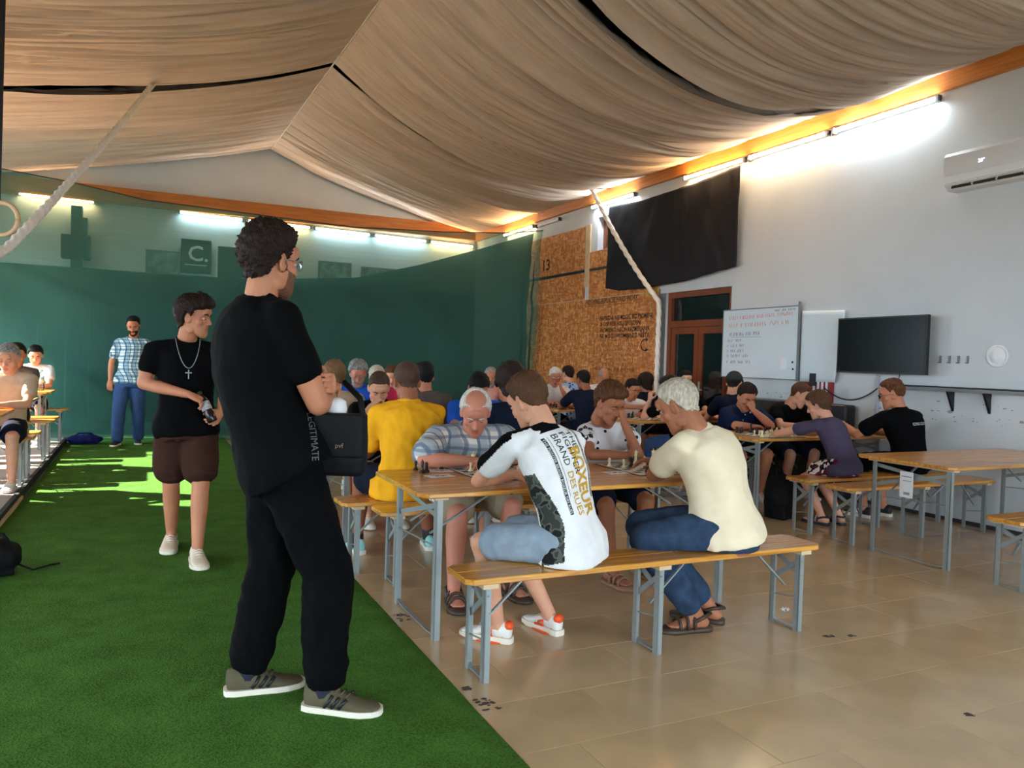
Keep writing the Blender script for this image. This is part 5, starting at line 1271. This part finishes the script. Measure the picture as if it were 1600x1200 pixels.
cream = person('white-haired man in cream polo shirt and jeans sitting on the front bench', (2.735, 3.10, .56), -48, (2.60, 3.19, 1.045), -22, (2.52, 3.265, 1.165), -32, 30, 0,
    LA=((2.70, 3.53, .80), (2.50, 3.43, .79)), RA=((2.66, 3.60, .83), (2.88, 3.44, .80)), LF=(2.63, 3.19, 0, -80), RF=(2.79, 3.285, 0, -40), s=1.03, bulk=1.12, belly=.05, skin='brown', det=2, seatz=BZ, knees=((2.31, 3.22, .50), (2.42, 3.42, .52)),
    top=dict(mat=C_cream, sleeve=.72, hem=-.12, loose=.024, name='polo_shirt', collar=C_cream, amp=.009, fr=7), bottom=dict(mat=C_jean, len=1.84, loose=.022, amp=.006), sandals=S_sand,
    hair=dict(col='silver', top=.018, side=.012, back=.012, amp=.005, freq=30, front=46, nape=-48, seed=6))
plaid = person('balding white-haired old man in blue plaid shirt leaning over the front table', (1.89, 4.60, .56), 184, (1.85, 4.43, .96), 190, (1.79, 4.24, 1.065), 200, 36, 0,
    LA=((1.86, 4.18, .79), (2.13, 4.29, .79)), RA=((1.76, 4.15, .79), (1.49, 4.27, .79)), LF=(1.98, 4.08, 0, 176), RF=(1.60, 4.03, 0, 190), s=1.05, bulk=1.16, belly=.05, skin='red', det=2, seatz=BZ,
    top=dict(mat=C_plaid, sleeve=.86, hem=-.16, loose=.038, name='plaid_shirt', amp=.008, collar=C_plaid), bottom=dict(mat=C_olive, len=.86, loose=.03, name='shorts'), sandals=S_sand, hair=dict(col='white', top=.012, side=.012, back=.012, amp=.005, bald=1.0, front=42, seed=2, brow='white'))
woman = person('woman with short brown hair in white floral top resting her cheek on her hand', (2.90, 4.60, .555), 186, (2.85, 4.48, .975), 178, (2.77, 4.31, 1.115), 168, 26, 0,
    LA=((2.825, 4.215, 1.0), (2.925, 4.18, .79)), RA=((2.86, 4.20, .79), (2.62, 4.28, .79)), LF=(2.98, 4.2, 0, 178), RF=(2.67, 4.06, 0, 172), s=.99, bulk=1.05, skin='brown', det=2, seatz=BZ, female=True,
    top=dict(mat=C_dots, sleeve=.5, hem=-.12, loose=.03, name='floral_top'), bottom=dict(mat=C_navy, len=.8, loose=.024, name='shorts'), sandals=S_tan, hair=dict(col='auburn', top=.034, side=.022, back=.022, amp=.010, freq=20, front=34, nape=-50, fringe=.010, seed=12), curl=(.75, .35), palms=((-.5, .8, .3), None), hdirs=((-.15, .1, 1), None))
for i, (a, e, w) in enumerate(woman['arms']):
    d = (e - a).normalized(); sg = -1 if i == 0 else 1
    outn = (Vector((0, -.75, .45)) + rdir(178) * sg * .5).normalized(); c = a + d * .05 + outn * .060
    V, F = woman['topVF']; bv = BVHTree.FromPolygons([Vector(v) for v in V], F); fl_ = MB(); u = outn.orthogonal().normalized(); v = outn.cross(u)
    def lay(p, off):
        h = bv.ray_cast(p + outn * .2, -outn, .5); return (h[0] + outn * off) if h[0] is not None else p
    for k in range(8):
        t0 = 2 * math.pi * k / 8
        pts = [lay(c + (u * math.cos(t0 + q) + v * math.sin(t0 + q)) * r_, .003) for r_, q in ((.02, -.3), (.05, -.33), (.066, 0), (.05, .33), (.02, .3))]; fl_.add(pts, [tuple(range(5))])
    o = woman['emit']('flower_petals', fl_.v, fl_.f, M_ink, smooth=False); o.parent = woman['top']
    f2 = MB(); f2.add([lay(c + (u * math.cos(t) + v * math.sin(t)) * (.026 + .004 * math.cos(8 * t)), .0045) for t in np.linspace(0, 2 * math.pi, 33)[:-1]], [tuple(range(32))]); o = woman['emit']('flower_centre', f2.v, f2.f, C_white, smooth=False); o.parent = woman['top']

def seated(label, x, by, face, head, hp=25, hyaw=None, **kw):
    f = fdir(face); r = rdir(face); h = Vector(head); s = kw.get('s', 1.0); z0 = kw.pop('deck', 0.0)
    pel = Vector((x, by, BZ + .095 + z0)) - f * .02
    hy = face if hyaw is None else hyaw
    nk = h - fdir(hy) * (.045 + .09 * math.sin(R(hp))) * s - Vector((0, 0, (.148 - .05 * math.sin(R(hp))) * s))
    d = nk - pel
    if d.length > .53 * s: nk = pel + d * (.53 * s / d.length); h = nk + (h - Vector(head)) + fdir(hy) * (.045 + .09 * math.sin(R(hp))) * s + Vector((0, 0, (.148 - .05 * math.sin(R(hp))) * s))
    tz = TZ + .045 + z0
    def P(a, b, z=tz): q = pel + r * a + f * b; return (q.x, q.y, z)
    kw.setdefault('LA', (P(-.06, .50), P(-.25, .36))); kw.setdefault('RA', (P(.08, .53), P(.26, .37)))
    if kw.get('LF') is None: q = pel - r * .13 + f * .34; kw['LF'] = (q.x, q.y, z0, face)
    if kw.get('RF') is None: q = pel + r * .13 + f * .30; kw['RF'] = (q.x, q.y, z0, face)
    kw.setdefault('det', 1); kw.setdefault('shoes', WSHOE); kw.setdefault('bottom', dict(mat=C_dknavy, len=.8, loose=.026, name='shorts'))
    return person(label, pel, face, nk, kw.pop('sy', face), h, hy, hp, seatz=BZ + z0, **kw)
T = lambda m, **k: dict(mat=m, **{**dict(sleeve=.66, hem=-.14), **k})
H = lambda c, **k: dict(col=c, **k)
seated('broad man in yellow t-shirt and dark shorts seen from behind at the second table', 1.59, 4.92, 0, (1.605, 5.00, 1.215), 18, 2, bulk=1.12, s=1.04, skin='dark', det=2, top=T(C_yellow, sleeve=.74, loose=.03, hem=-.2, amp=.016, fr=9, collar=C_yellow), LA=((1.55, 5.42, .79), (1.40, 5.20, .72)), LF=(1.38, 5.34, 0, -14), RF=(1.90, 5.30, 0, 12), knees=((1.38, 5.27, .55), None),
       hair=H('buzz', top=.007, side=.004, back=.004, amp=.0015, front=44), shoes=dict(mat=S_teal, sole=S_wht, laces=S_wht), sock=(M_black, .05))
seated('young short-haired man in black t-shirt, hand at his mouth, second table', 1.84, 6.45, 186, (1.755, 6.20, 1.12), 36, 190, skin='fair', det=2, s=1.03, top=T(C_black, collar=C_black), RA=((1.67, 6.10, .985), (1.53, 6.06, .79)), LA=((1.86, 6.02, .79), (2.05, 6.10, .79)), hair=H('buzz', top=.010, side=.004, back=.005, amp=.002, front=42), curl=(.35, .7), hdirs=(None, (.5, .1, .4)))
seated('person with thick dark hair in navy vest over a blue shirt, back turned, second table', 2.44, 4.92, 0, (2.395, 5.04, 1.225), 12, 12, skin='tan', top=T([C_navy, C_blue], paint=lambda c, k: 1 if any((c - a).dot(e - a) / (e - a).length_squared > .04 for a, e, w in k['arms'][:]) and abs((c - k['neck']).dot(k['sr'])) > .19 else 0), hair=H('darkbrown', top=.036, side=.034, back=.034, amp=.008, nape=-60, ear=-20))
seated('black-haired man in bright blue t-shirt bent over the second table', 2.70, 6.45, 186, (2.655, 6.24, 1.13), 46, 190, skin='tan', top=T(C_blue, sleeve=.7), hair=H('black', top=.022, side=.010, back=.012, amp=.005, front=38), bulk=1.1)
seated('man in grey-brown t-shirt with dark hair, back turned, at the third table', 2.43, 6.80, 0, (2.39, 6.92, 1.20), 14, 4, skin='tan', top=T(C_grey, sleeve=.72), bulk=1.15, hair=H('black', top=.022, side=.012, back=.012, amp=.005))
seated('person with light brown wavy hair in beige shirt, back turned, behind the folded arms', 1.62, 6.80, 0, (1.545, 6.90, 1.19), 14, 10, skin='tan', top=T(C_beige), bulk=1.1, hair=H('lightbrown', top=.026, side=.022, back=.022, amp=.010, nape=-56, ear=-8))
seated('man with curly grey hair in blue shirt facing the camera at the third table', 2.12, 8.33, 188, (2.07, 8.12, 1.215), 28, 192, skin='red', top=T(C_blue, sleeve=.8), bulk=1.12, hair=H('grey', top=.030, side=.022, back=.02, amp=.014, freq=20, front=40), glasses=M_grey, beard=('grey', .004))
seated('person in raspberry shirt mostly hidden behind the young man in black', 2.66, 8.69, 0, (2.40, 8.62, 1.16), 12, 8, skin='fair', det=0, top=T(C_red), hair=H('silver', top=.016, side=.012, back=.012))
seated('person in pale blue shirt far back, left of the yellow-shirt man', 3.05, 10.21, 186, (3.0, 10.02, 1.13), 30, 190, skin='fair', det=0, top=T(C_pale), hair=H('brown', top=.02, side=.012, back=.012))
seated('grey-bearded man in pink shirt far back by the netting', 4.42, 10.21, 190, (4.45, 10.02, 1.14), 16, 200, skin='tan', top=T(C_pink), hair=H('grey', top=.016, side=.010, back=.010, front=44), beard=('grey', .012), LA=((4.5, 9.85, 1.0), (4.6, 9.8, .79)))
seated('white-haired man with red glasses and white shirt, chin on his hand, by the strand boards', 5.50, 10.21, 190, (5.46, 9.98, 1.16), 24, 200, skin='red', top=T(C_white), bulk=1.08, LA=((5.50, 9.86, 1.0), (5.64, 9.84, .79)), curl=(.8, .35), hdirs=((-.2, .2, 1), None), hair=H('white', top=.020, side=.012, back=.012, front=42), glasses=M_red)
seated('dark-haired man in navy t-shirt, back turned, playing the white-haired man', 5.28, 8.69, 0, (5.235, 8.80, 1.15), 18, -8, skin='dark', top=T(C_navy, sleeve=.7), bulk=1.15, hair=H('black', top=.010, side=.006, back=.006, amp=.003))
seated('man in blue floral shirt, back turned, far back beside the strand boards', 6.05, 10.6, 0, (6.08, 10.7, 1.19), 10, -14, skin='fair', det=1, top=T(C_flor), hair=H('darkbrown', top=.016, side=.010, back=.010))
seated('bald man far back before the strand boards', 6.36, 10.21, 186, (6.34, 10.05, 1.17), 40, 190, skin='tan', det=0, top=T(C_white), hair=H('grey', top=.004, side=.006, back=.006, bald=1.0))
seated('young woman with dark tied hair in white top reaching across the chess board', 5.56, 8.33, 190, (5.53, 8.08, 1.065), 22, 180, skin='tan', female=True, s=.96, top=T(C_white, sleeve=.3), RA=((5.50, 7.72, .87), (5.36, 7.95, .86)), hair=H('black', top=.018, side=.014, back=.024, amp=.004, nape=-50), curl=(.35, .5))
seated('long-haired person in navy shirt, back turned, behind the reaching girl', 6.22, 8.69, 0, (6.22, 8.8, 1.13), 16, 6, skin='tan', top=T(C_navy), bulk=1.12, hair=H('darkbrown', top=.022, side=.026, back=.034, nape=-60, ear=-30))
seated('young man in black t-shirt and jeans, head propped on his hand, opposite the reaching girl', 5.34, 6.80, 0, (5.255, 6.96, 1.125), 28, -30, skin='fair', top=T(C_black, collar=C_black), LA=((5.13, 7.16, .985), (5.07, 7.18, .79)), bottom=dict(mat=C_jean2, len=1.9, loose=.024), hair=H('darkbrown', top=.026, side=.014, back=.014), hdirs=((.1, 0, 1), None), curl=(.7, .35))
seated('young man with short black hair in dark shirt facing the camera beside the door', 6.42, 8.33, 190, (6.36, 8.10, 1.215), 12, 196, skin='fair', top=T(C_black), hair=H('black', top=.014, side=.005, back=.005, amp=.003, front=40))
seated('man in navy motif shirt with his fist at his mouth, below the whiteboard', 5.72, 6.45, 190, (5.655, 6.20, 1.075), 30, 196, skin='tan', det=2, s=1.03, bulk=1.15, top=T(C_patt, sleeve=.8, loose=.026, name='motif_shirt', collar=C_patt), LA=((5.62, 6.06, .955), (5.84, 6.03, .79)), RA=((5.60, 6.05, .79), (5.44, 6.10, .79)), hair=H('darkbrown', top=.024, side=.014, back=.014, amp=.006, front=38), curl=(.9, .35), hdirs=((-.3, .2, .8), None), palms=((0, .9, .2), None))
seated('man in dark grey cap and navy shirt behind the motif-shirt man', 6.18, 6.80, 0, (6.13, 6.93, 1.20), 14, 60, skin='fair', top=T(C_navy), hair=H('darkbrown', top=.004, side=.008, back=.008), cap=cloth('cap_grey', rgb(52, 52, 54)), bulk=1.1)
seated('boy in purple-grey t-shirt leaning on the table with the full chess set', 5.52, 4.85, -16, (5.445, 5.06, 1.06), 22, -28, skin='fair', det=2, s=.88, bulk=.95, top=T(C_purple, sleeve=.5, hem=-.2, loose=.022), LA=((5.42, 5.46, .785), (5.24, 5.34, .785)), RA=((5.55, 5.5, .785), (5.72, 5.35, .785)), bottom=dict(mat=C_board, len=.62, loose=.03, name='patterned_shorts'), LF=(5.50, 5.02, 0, -20), RF=(5.68, 4.98, 0, 20), shoes=None, sandals=S_dark, hair=H('brown', top=.026, side=.022, back=.022, amp=.006, ear=-4, front=34, nape=-50))
seated('brown-haired man in black t-shirt, half hidden behind the purple-shirt boy', 6.40, 6.45, 190, (6.44, 6.24, 1.10), 30, 150, skin='fair', top=T(C_black), hair=H('brown', top=.014, side=.006, back=.006, amp=.003))
icons = seated('young man in black t-shirt with white back print, moving a chess piece below the television', 6.36, 4.85, -8, (6.30, 4.99, 1.165), 14, -42, skin='tan', det=2, s=1.03, bulk=1.02, top=T(C_black, sleeve=.75, loose=.026, collar=C_black), sy=12, LA=((6.12, 5.36, .86), None), RA=((6.50, 5.40, .79), (6.62, 5.2, .79)), bottom=dict(mat=C_black, len=.85, loose=.03, name='shorts'), shoes=dict(mat=S_dark, sole=S_white, stripes=M_white), hair=H('auburn', top=.026, side=.006, back=.006, amp=.007, front=42, nape=-34, ear=12), glasses=M_black, curl=(.5, .35))
def back_print_h(P, lines, slant=0.0):
    V, F = P['topVF']; bv = BVHTree.FromPolygons([Vector(v) for v in V], F); ax = (P['neck'] - P['pel']).normalized(); c, l, f, a_ = P['frame'](.6)
    for (txt, x0, d, h, w, m) in lines:
        TV, TF = text_geo(txt, 1.0, sub=.12); ww = TV[:, 0].max(); pts = []
        for p in TV:
            q = P['neck'] - ax * (d - p[1] / .7 * h - slant * p[0] / ww * w) + l * (x0 + p[0] / ww * w); hit = bv.ray_cast(q - f * .5, f, 1.0); pts.append((hit[0] - f * .0025) if hit[0] is not None else q)
        o = P['emit']('print', [tuple(p) for p in pts], TF, m, smooth=False); o.parent = P['top']
back_print_h(icons, [('ICONS COUTURE', -.03, .165, .026, .20, M_white)])
seated('sunlit man in tan shirt at the nearest deck table, cut by the left edge', -1.16, 8.62, 184, (-1.10, 8.42, 1.28), 20, 190, skin='fair', top=T(C_beige), deck=.068, hair=H('grey', top=.016, side=.012, back=.012))
seated('dark-haired person in grey t-shirt at the middle deck table', -1.36, 10.5, 182, (-1.27, 10.36, 1.31), 16, 176, skin='tan', top=T(C_grey), deck=.068, hair=H('black', top=.018, side=.012, back=.012))
seated('person in pale shirt at the deck table with the bottle, next to the netting', -1.36, 12.5, 182, (-1.30, 12.3, 1.27), 26, 176, skin='fair', top=T(C_white), deck=.068, hair=H('black', top=.018, side=.012, back=.012))
# ------------------------------------------------------------------ chess, bags, small things
M_pw = mat('cream_plastic', rgb(232, 214, 170), .35); M_pb = mat('dark_walnut_plastic', rgb(44, 24, 18), .3)
PROF = {
 'pawn': [(.0155, 0), (.0155, .005), (.012, .009), (.0075, .016), (.006, .028), (.0095, .031), (.0095, .033), (.006, .034), (.0088, .039), (.0095, .043), (.0075, .049), (.002, .052)],
 'rook': [(.018, 0), (.018, .006), (.013, .011), (.010, .018), (.0095, .036), (.0135, .041), (.0135, .054), (.009, .054), (.009, .050)],
 'bishop': [(.018, 0), (.018, .006), (.012, .011), (.008, .020), (.0065, .040), (.011, .044), (.0065, .046), (.0095, .054), (.0085, .062), (.003, .070), (.0035, .073), (.001, .076)],
 'queen': [(.019, 0), (.019, .006), (.0135, .012), (.009, .024), (.0075, .052), (.0125, .057), (.008, .060), (.0095, .068), (.0135, .079), (.010, .080), (.005, .084), (.0045, .087), (.001, .089)],
 'king': [(.0195, 0), (.0195, .006), (.014, .012), (.0095, .024), (.008, .056), (.0135, .061), (.0085, .064), (.0105, .072), (.0135, .083), (.009, .086), (.003, .087), (.001, .088)]}
PM = {}
def piece_mesh(kind, white):
    k = (kind, white)
    if k not in PM:
        b = MB()
        if kind == 'knight':
            b.lathe([(.018, 0), (.018, .006), (.013, .011), (.010, .018), (.009, .022)], 14)
            b.cone((0, 0, .02), (0, -.003, .045), .010, .009, 10); b.cone((0, -.003, .047), (0, .016, .042), .0085, .006, 10); b.cone((.004, -.004, .052), (.005, -.004, .059), .003, .001, 6); b.cone((-.004, -.004, .052), (-.005, -.004, .059), .003, .001, 6)
        else:
            b.lathe(PROF[kind], 16)
            if kind == 'king': b.bar((0, 0, .086), (0, 0, .1), .004, .004); b.bar((-.005, 0, .094), (.005, 0, .094), .004, .004)
            if kind == 'rook':
                for q in range(4): a = q * math.pi / 2; b.bar((.0112 * math.cos(a), .0112 * math.sin(a), .054), (.0112 * math.cos(a), .0112 * math.sin(a), .059), .006, .006)
        PM[k] = b.mesh('chess_' + kind, M_pw if white else M_pb, True)
    return PM[k]
M_check = m_checker_print('printed_squares', rgb(214, 212, 204), rgb(36, 38, 36), 1 / .055)
M_bfoil = mat('board_border', rgb(206, 204, 196), .45)
def board(x, y, rz, z, lab):
    t = thing('chess_board', lab, 'chess board', (x, y, z + .0005), rz, 'chess boards')
    MB().box(-.25, .25, -.25, .25, 0, .003).build('mat', M_bfoil, t); MB().box(-.22, .22, -.22, .22, .003, .0036).build('squares', M_check, t); 
    e = MB(); 
    for (a, b_, c, d) in ((-.252, .252, -.254, -.25), (-.252, .252, .25, .254), (-.254, -.25, -.25, .25), (.25, .254, -.25, .25)): e.box(a, b_, c, d, 0, .0035)
    e.build('edge', M_black, t); return t
def piece(kind, white, x, y, z, lab, group):
    o = link('chess_' + kind, piece_mesh(kind, white), None, (x, y, z)); o.rotation_euler = (0, 0, random.uniform(-1, 1)); tag(o, lab, 'chess piece', group); return o
col = {True: 'cream', False: 'dark'}
BZt = TZ + .0045
board(1.87, 3.985, R(2), TZ, 'chess board between the boxing-shirt boy and the plaid-shirt man')
board(2.85, 3.935, R(-1), TZ, 'chess board between the woman and the cream-polo man')
for (k, w, x, y, lab) in (('king', 1, 1.75, 4.16, 'cream king standing before the plaid-shirt man\'s hands'), ('rook', 1, 1.82, 4.165, 'cream rook right of the cream king before the plaid-shirt man'), ('pawn', 1, 1.70, 4.07, 'cream pawn in front of the cream king on the left board'), ('pawn', 1, 1.93, 4.13, 'cream pawn by the boy\'s raised forearm'), ('bishop', 1, 2.02, 4.1, 'cream bishop hidden behind the boxing-shirt boy'),
                          ('pawn', 0, 1.92, 3.86, 'dark pawn under the boxing-shirt boy\'s sleeve'), ('pawn', 0, 1.98, 3.86, 'dark pawn beside the other under the boy\'s sleeve'), ('king', 0, 2.03, 3.92, 'dark king behind the boxing-shirt boy')):
    piece(k, bool(w), x, y, BZt, lab, 'pieces on the left front board')
for (k, x, y, lab) in (('pawn', 1.42, 4.215, 'captured dark pawn standing on the bare table at the left'), ('bishop', 1.42, 4.10, 'captured dark bishop on the bare table, nearest the edge'), ('knight', 1.455, 4.13, 'captured dark knight beside the dark bishop on the bare table'), ('pawn', 1.575, 4.21, 'captured dark pawn by the plaid-shirt man\'s forearm')):
    piece(k, False, x, y, TZ + .001, lab, 'captured pieces on the front table')
for (k, w, x, y, lab) in (('pawn', 1, 2.63, 4.07, 'cream pawn alone at the left of the right front board'), ('pawn', 1, 2.69, 4.0, 'second cream pawn on the right front board'), ('rook', 0, 2.76, 4.02, 'dark rook behind the cream pawns on the right front board'), ('queen', 1, 2.86, 4.12, 'cream queen near the woman\'s elbow'), ('bishop', 1, 2.80, 3.94, 'cream bishop left of the dark queen'), ('queen', 0, 2.72, 3.79, 'tall dark queen nearest on the right front board'), ('king', 1, 2.98, 4.1, 'cream king at the back of the right front board'),
                          ('pawn', 0, 2.81, 3.87, 'dark pawn behind the dark queen'), ('knight', 0, 2.88, 3.93, 'dark knight beside the cream-polo man\'s arm'), ('king', 0, 2.94, 3.80, 'dark king hidden by the cream-polo man\'s arm')):
    piece(k, bool(w), x, y, BZt, lab, 'pieces on the right front board')
ORDER = ['rook', 'knight', 'bishop', 'queen', 'king', 'bishop', 'knight', 'rook']
def mid_set(cx, cy, rz, lab, group, n=1.0, wh=True):
    board(cx, cy, rz, TZ, 'chess board ' + lab); rnd = random.Random(int(cx * 100 + cy * 10)); c, s_ = math.cos(rz), math.sin(rz)
    for side in (0, 1):
        white = (side == 0) == wh
        for rowi in (0, 1):
            for q in range(8):
                if rnd.random() > n: continue
                k = 'pawn' if rowi else ORDER[q]; u = -.1925 + .055 * q; v = (-.1925 + .055 * (rowi + (rnd.choice((0, 0, 1, 2)) if rowi else 0))) * (1 if side == 0 else -1)
                piece(k, white, cx + u * c - v * s_, cy + u * s_ + v * c, BZt, '%s %s %s on the chess board %s' % (('first', 'second', 'third', 'fourth', 'fifth', 'sixth', 'seventh', 'eighth')[q], col[white], k, lab), group)
mid_set(1.72, 5.74, 0, 'before the young man in black', 'pieces before the young man in black', .8, False)
mid_set(2.55, 5.74, 0, 'before the blue-shirt man', 'pieces before the blue-shirt man', .5)
mid_set(5.42, 5.66, R(-6), 'before the motif-shirt man', 'pieces before the motif-shirt man', .9)
mid_set(6.28, 5.62, R(4), 'under the black-shirt young man\'s hand', 'pieces under the black-shirt young man\'s hand', .75, False)
mid_set(5.42, 7.58, R(2), 'under the reaching girl\'s hand', 'pieces under the reaching girl\'s hand', .8)
mid_set(5.36, 9.45, 0, 'before the white-haired man', 'pieces before the white-haired man', .75)
def card(x, y, rz, lab):
    t = thing('table_card', lab, 'card', (x, y, TZ + .001), rz, 'paper cards'); MB().box(-.075, .075, -.05, .05, 0, .0012).build('paper', M_white, t)
    m = MB(); rnd = random.Random(3)
    for k in range(9): u, v = rnd.uniform(-.05, .03), rnd.uniform(-.02, .02); m.box(u, u + .02, v, v + .008, .0012, .0016)
    o = m.build('print', M_ink, t); o['kind'] = 'stuff'
card(1.475, 3.965, R(8), 'white printed card on the front table left of the chess board'); card(1.545, 4.16, R(-12), 'small white card by the plaid-shirt man\'s forearm'); card(1.63, 3.66, R(20), 'white card under the boy\'s elbow'); card(2.53, 3.83, R(5), 'white card on the front table between the two boards')
# shoulder bag on the standing man
bag = thing('shoulder_bag', 'black shoulder bag hanging in front of the standing man', 'bag', (.705, 3.0, .915), R(-28))
b = MB(); b.loft([[(w * math.copysign(abs(math.cos(a)) ** .45, math.cos(a)), d * math.copysign(abs(math.sin(a)) ** .45, math.sin(a)), z) for a in np.linspace(0, 2 * math.pi, 33)[:-1]] for z, w, d in ((0, .08, .03), (.012, .095, .045), (.06, .10, .055), (.15, .10, .055), (.215, .096, .046), (.235, .088, .034))])
M_bag = mat('black_nylon', (.005, .005, .0055), .65, bump=.3, bscale=25, spec=.15); V, F = remesh(b, .008, 2); link('bag_body', to_mesh('bag_body', V, F, M_bag, True), bag)
b = MB(); b.loft([[(.102 * math.copysign(abs(math.cos(a)) ** .4, math.cos(a)), -.02 + .045 * math.copysign(abs(math.sin(a)) ** .4, math.sin(a)), z) for a in np.linspace(0, 2 * math.pi, 25)[:-1]] for z in (.075, .085, .236, .243)]); V, F = remesh(b, .008, 2); link('flap', to_mesh('flap', V, F, M_bag, True), bag)
text_on('logo', 'pvf', (-.005, -.069, .115), (1, 0, 0), (0, 0, 1), .026, mat('bronze_print', rgb(150, 112, 92), .4), bag, off=.003)
b = MB(); pts = [(-.09, 0, .22), (-.13, .03, .36), (-.20, .04, .50), (-.285, .055, .66)]; b.tube(pts, .012, 8); b.build('strap', M_bag, bag, smooth=True)
b = MB(); b.tube([(.085, .0, .225), (.06, .04, .30), (-.02, .10, .36)], .012, 8); b.build('strap', M_bag, bag, smooth=True)
b = MB(); b.lathe([(.0, 0), (.03, .0), (.04, .03), (.035, .06), (.012, .075)], 12, (-.03, .04, .225)); b.build('cloth_bundle', C_white, bag, smooth=True)
# raised vertical print on the standing man's shirt front edge
V, F = man['topVF']; bv = BVHTree.FromPolygons([Vector(v) for v in V], F); TV, TF = text_geo('LEGITIMATE', 1.0, sub=.12); ww = TV[:, 0].max(); pts = []
dirv = (Vector((.62, 3.05, 0)) - Vector((0, 0, 0))).normalized()
for p in TV:
    q = Vector((.572 + p[1] / .7 * .028, 2.6, 1.16 - .17 * p[0] / ww)); h = bv.ray_cast(q, Vector((0, 1, 0)), 1.2); pts.append((h[0] + Vector((0, -.003, 0))) if h[0] is not None else Vector((.58, 3.0, q.z)))
o = man['emit']('print', [tuple(p) for p in pts], TF, mat('grey_print', rgb(96, 96, 98), .6), smooth=False); o.parent = man['top']
# drink bottle in the walking boy's hand, water bottle on the deck table
def bottle(name, lab, loc, rot, m, cap, labm, s=1.0):
    t = thing(name, lab, 'bottle', loc); t.rotation_euler = rot
    MB().lathe([(.027 * s, 0), (.032 * s, .006 * s), (.032 * s, .06 * s), (.029 * s, .075 * s), (.032 * s, .09 * s), (.032 * s, .14 * s), (.022 * s, .175 * s), (.013 * s, .19 * s), (.013 * s, .2 * s)], 20).build('bottle_body', m, t, smooth=True)
    MB().lathe([(.015 * s, .195 * s), (.015 * s, .216 * s), (.012 * s, .218 * s)], 16).build('cap', cap, t); MB().lathe([(.0328 * s, .085 * s), (.0328 * s, .142 * s)], 20).build('label_band', labm, t, smooth=True)
M_pet = m_glass('clear_plastic', (.78, .88, .92)); M_cola = mat('dark_drink', rgb(34, 24, 26), .15)
bottle('drink_bottle', 'dark drink bottle with pale label held by the walking boy', (.425, 5.385, .925), (R(-16), R(-24), 0), M_cola, M_black, mat('pale_label', rgb(170, 166, 170), .5, var=.6, vscale=40))
bottle('water_bottle', 'clear plastic water bottle standing on the far deck table', (-1.18, 11.75, TZ + .07), (0, 0, 0), M_pet, mat('pale_blue_cap', rgb(170, 206, 222), .4), mat('water_label', rgb(190, 214, 226), .4), 1.25)
# bags on the floor
def soft_bag(name, lab, loc, sx, sy, sz, m, rz=0, strap=True):
    t = thing(name, lab, 'bag', loc, rz); b = MB(); b.ell((0, 0, sz * .5), sx, sy, sz * .55, 20, 12); b.box(-sx * .7, sx * .7, -sy * .7, sy * .7, .0, sz * .7); V, F = remesh(b, .014, 4)
    V = V + vnormals(V, F) * np.array([.012 * noise.noise(Vector(p) * 14) for p in V])[:, None]; V[:, 2] = np.maximum(V[:, 2], .002); link('bag_body', to_mesh('bag_body', V, F, m, True), t)
    b = MB(); b.tube([(-sx * .5, 0, sz * .9), (-sx * .3, .02, sz * 1.15), (sx * .3, .02, sz * 1.15), (sx * .5, 0, sz * .9)], .012, 8); b.build('handle', m, t, smooth=True)
    if strap: b = MB(); b.tube([(sx * .8, -.02, .05), (sx * 1.3, -.05, .012), (sx * 1.9, .03, .010), (sx * 2.3, .05, .010)], .006, 6); b.build('strap', m, t, smooth=True)
    return t
soft_bag('black_backpack', 'black bag on the green carpet at the left edge', (-.78, 5.48, .012), .15, .13, .20, M_bag, R(10))
soft_bag('blue_bag', 'dark blue bag with a red end lying at the foot of the netting', (-.72, 12.62, .012), .24, .13, .13, cloth('navy_nylon', rgb(30, 34, 92)), 0, False)
soft_bag('black_backpack', 'black backpack under the bench of the purple-shirt boy', (5.35, 5.38, .0), .15, .14, .40, M_bag, R(20), False)
bpy.data.scenes.remove(TMP)
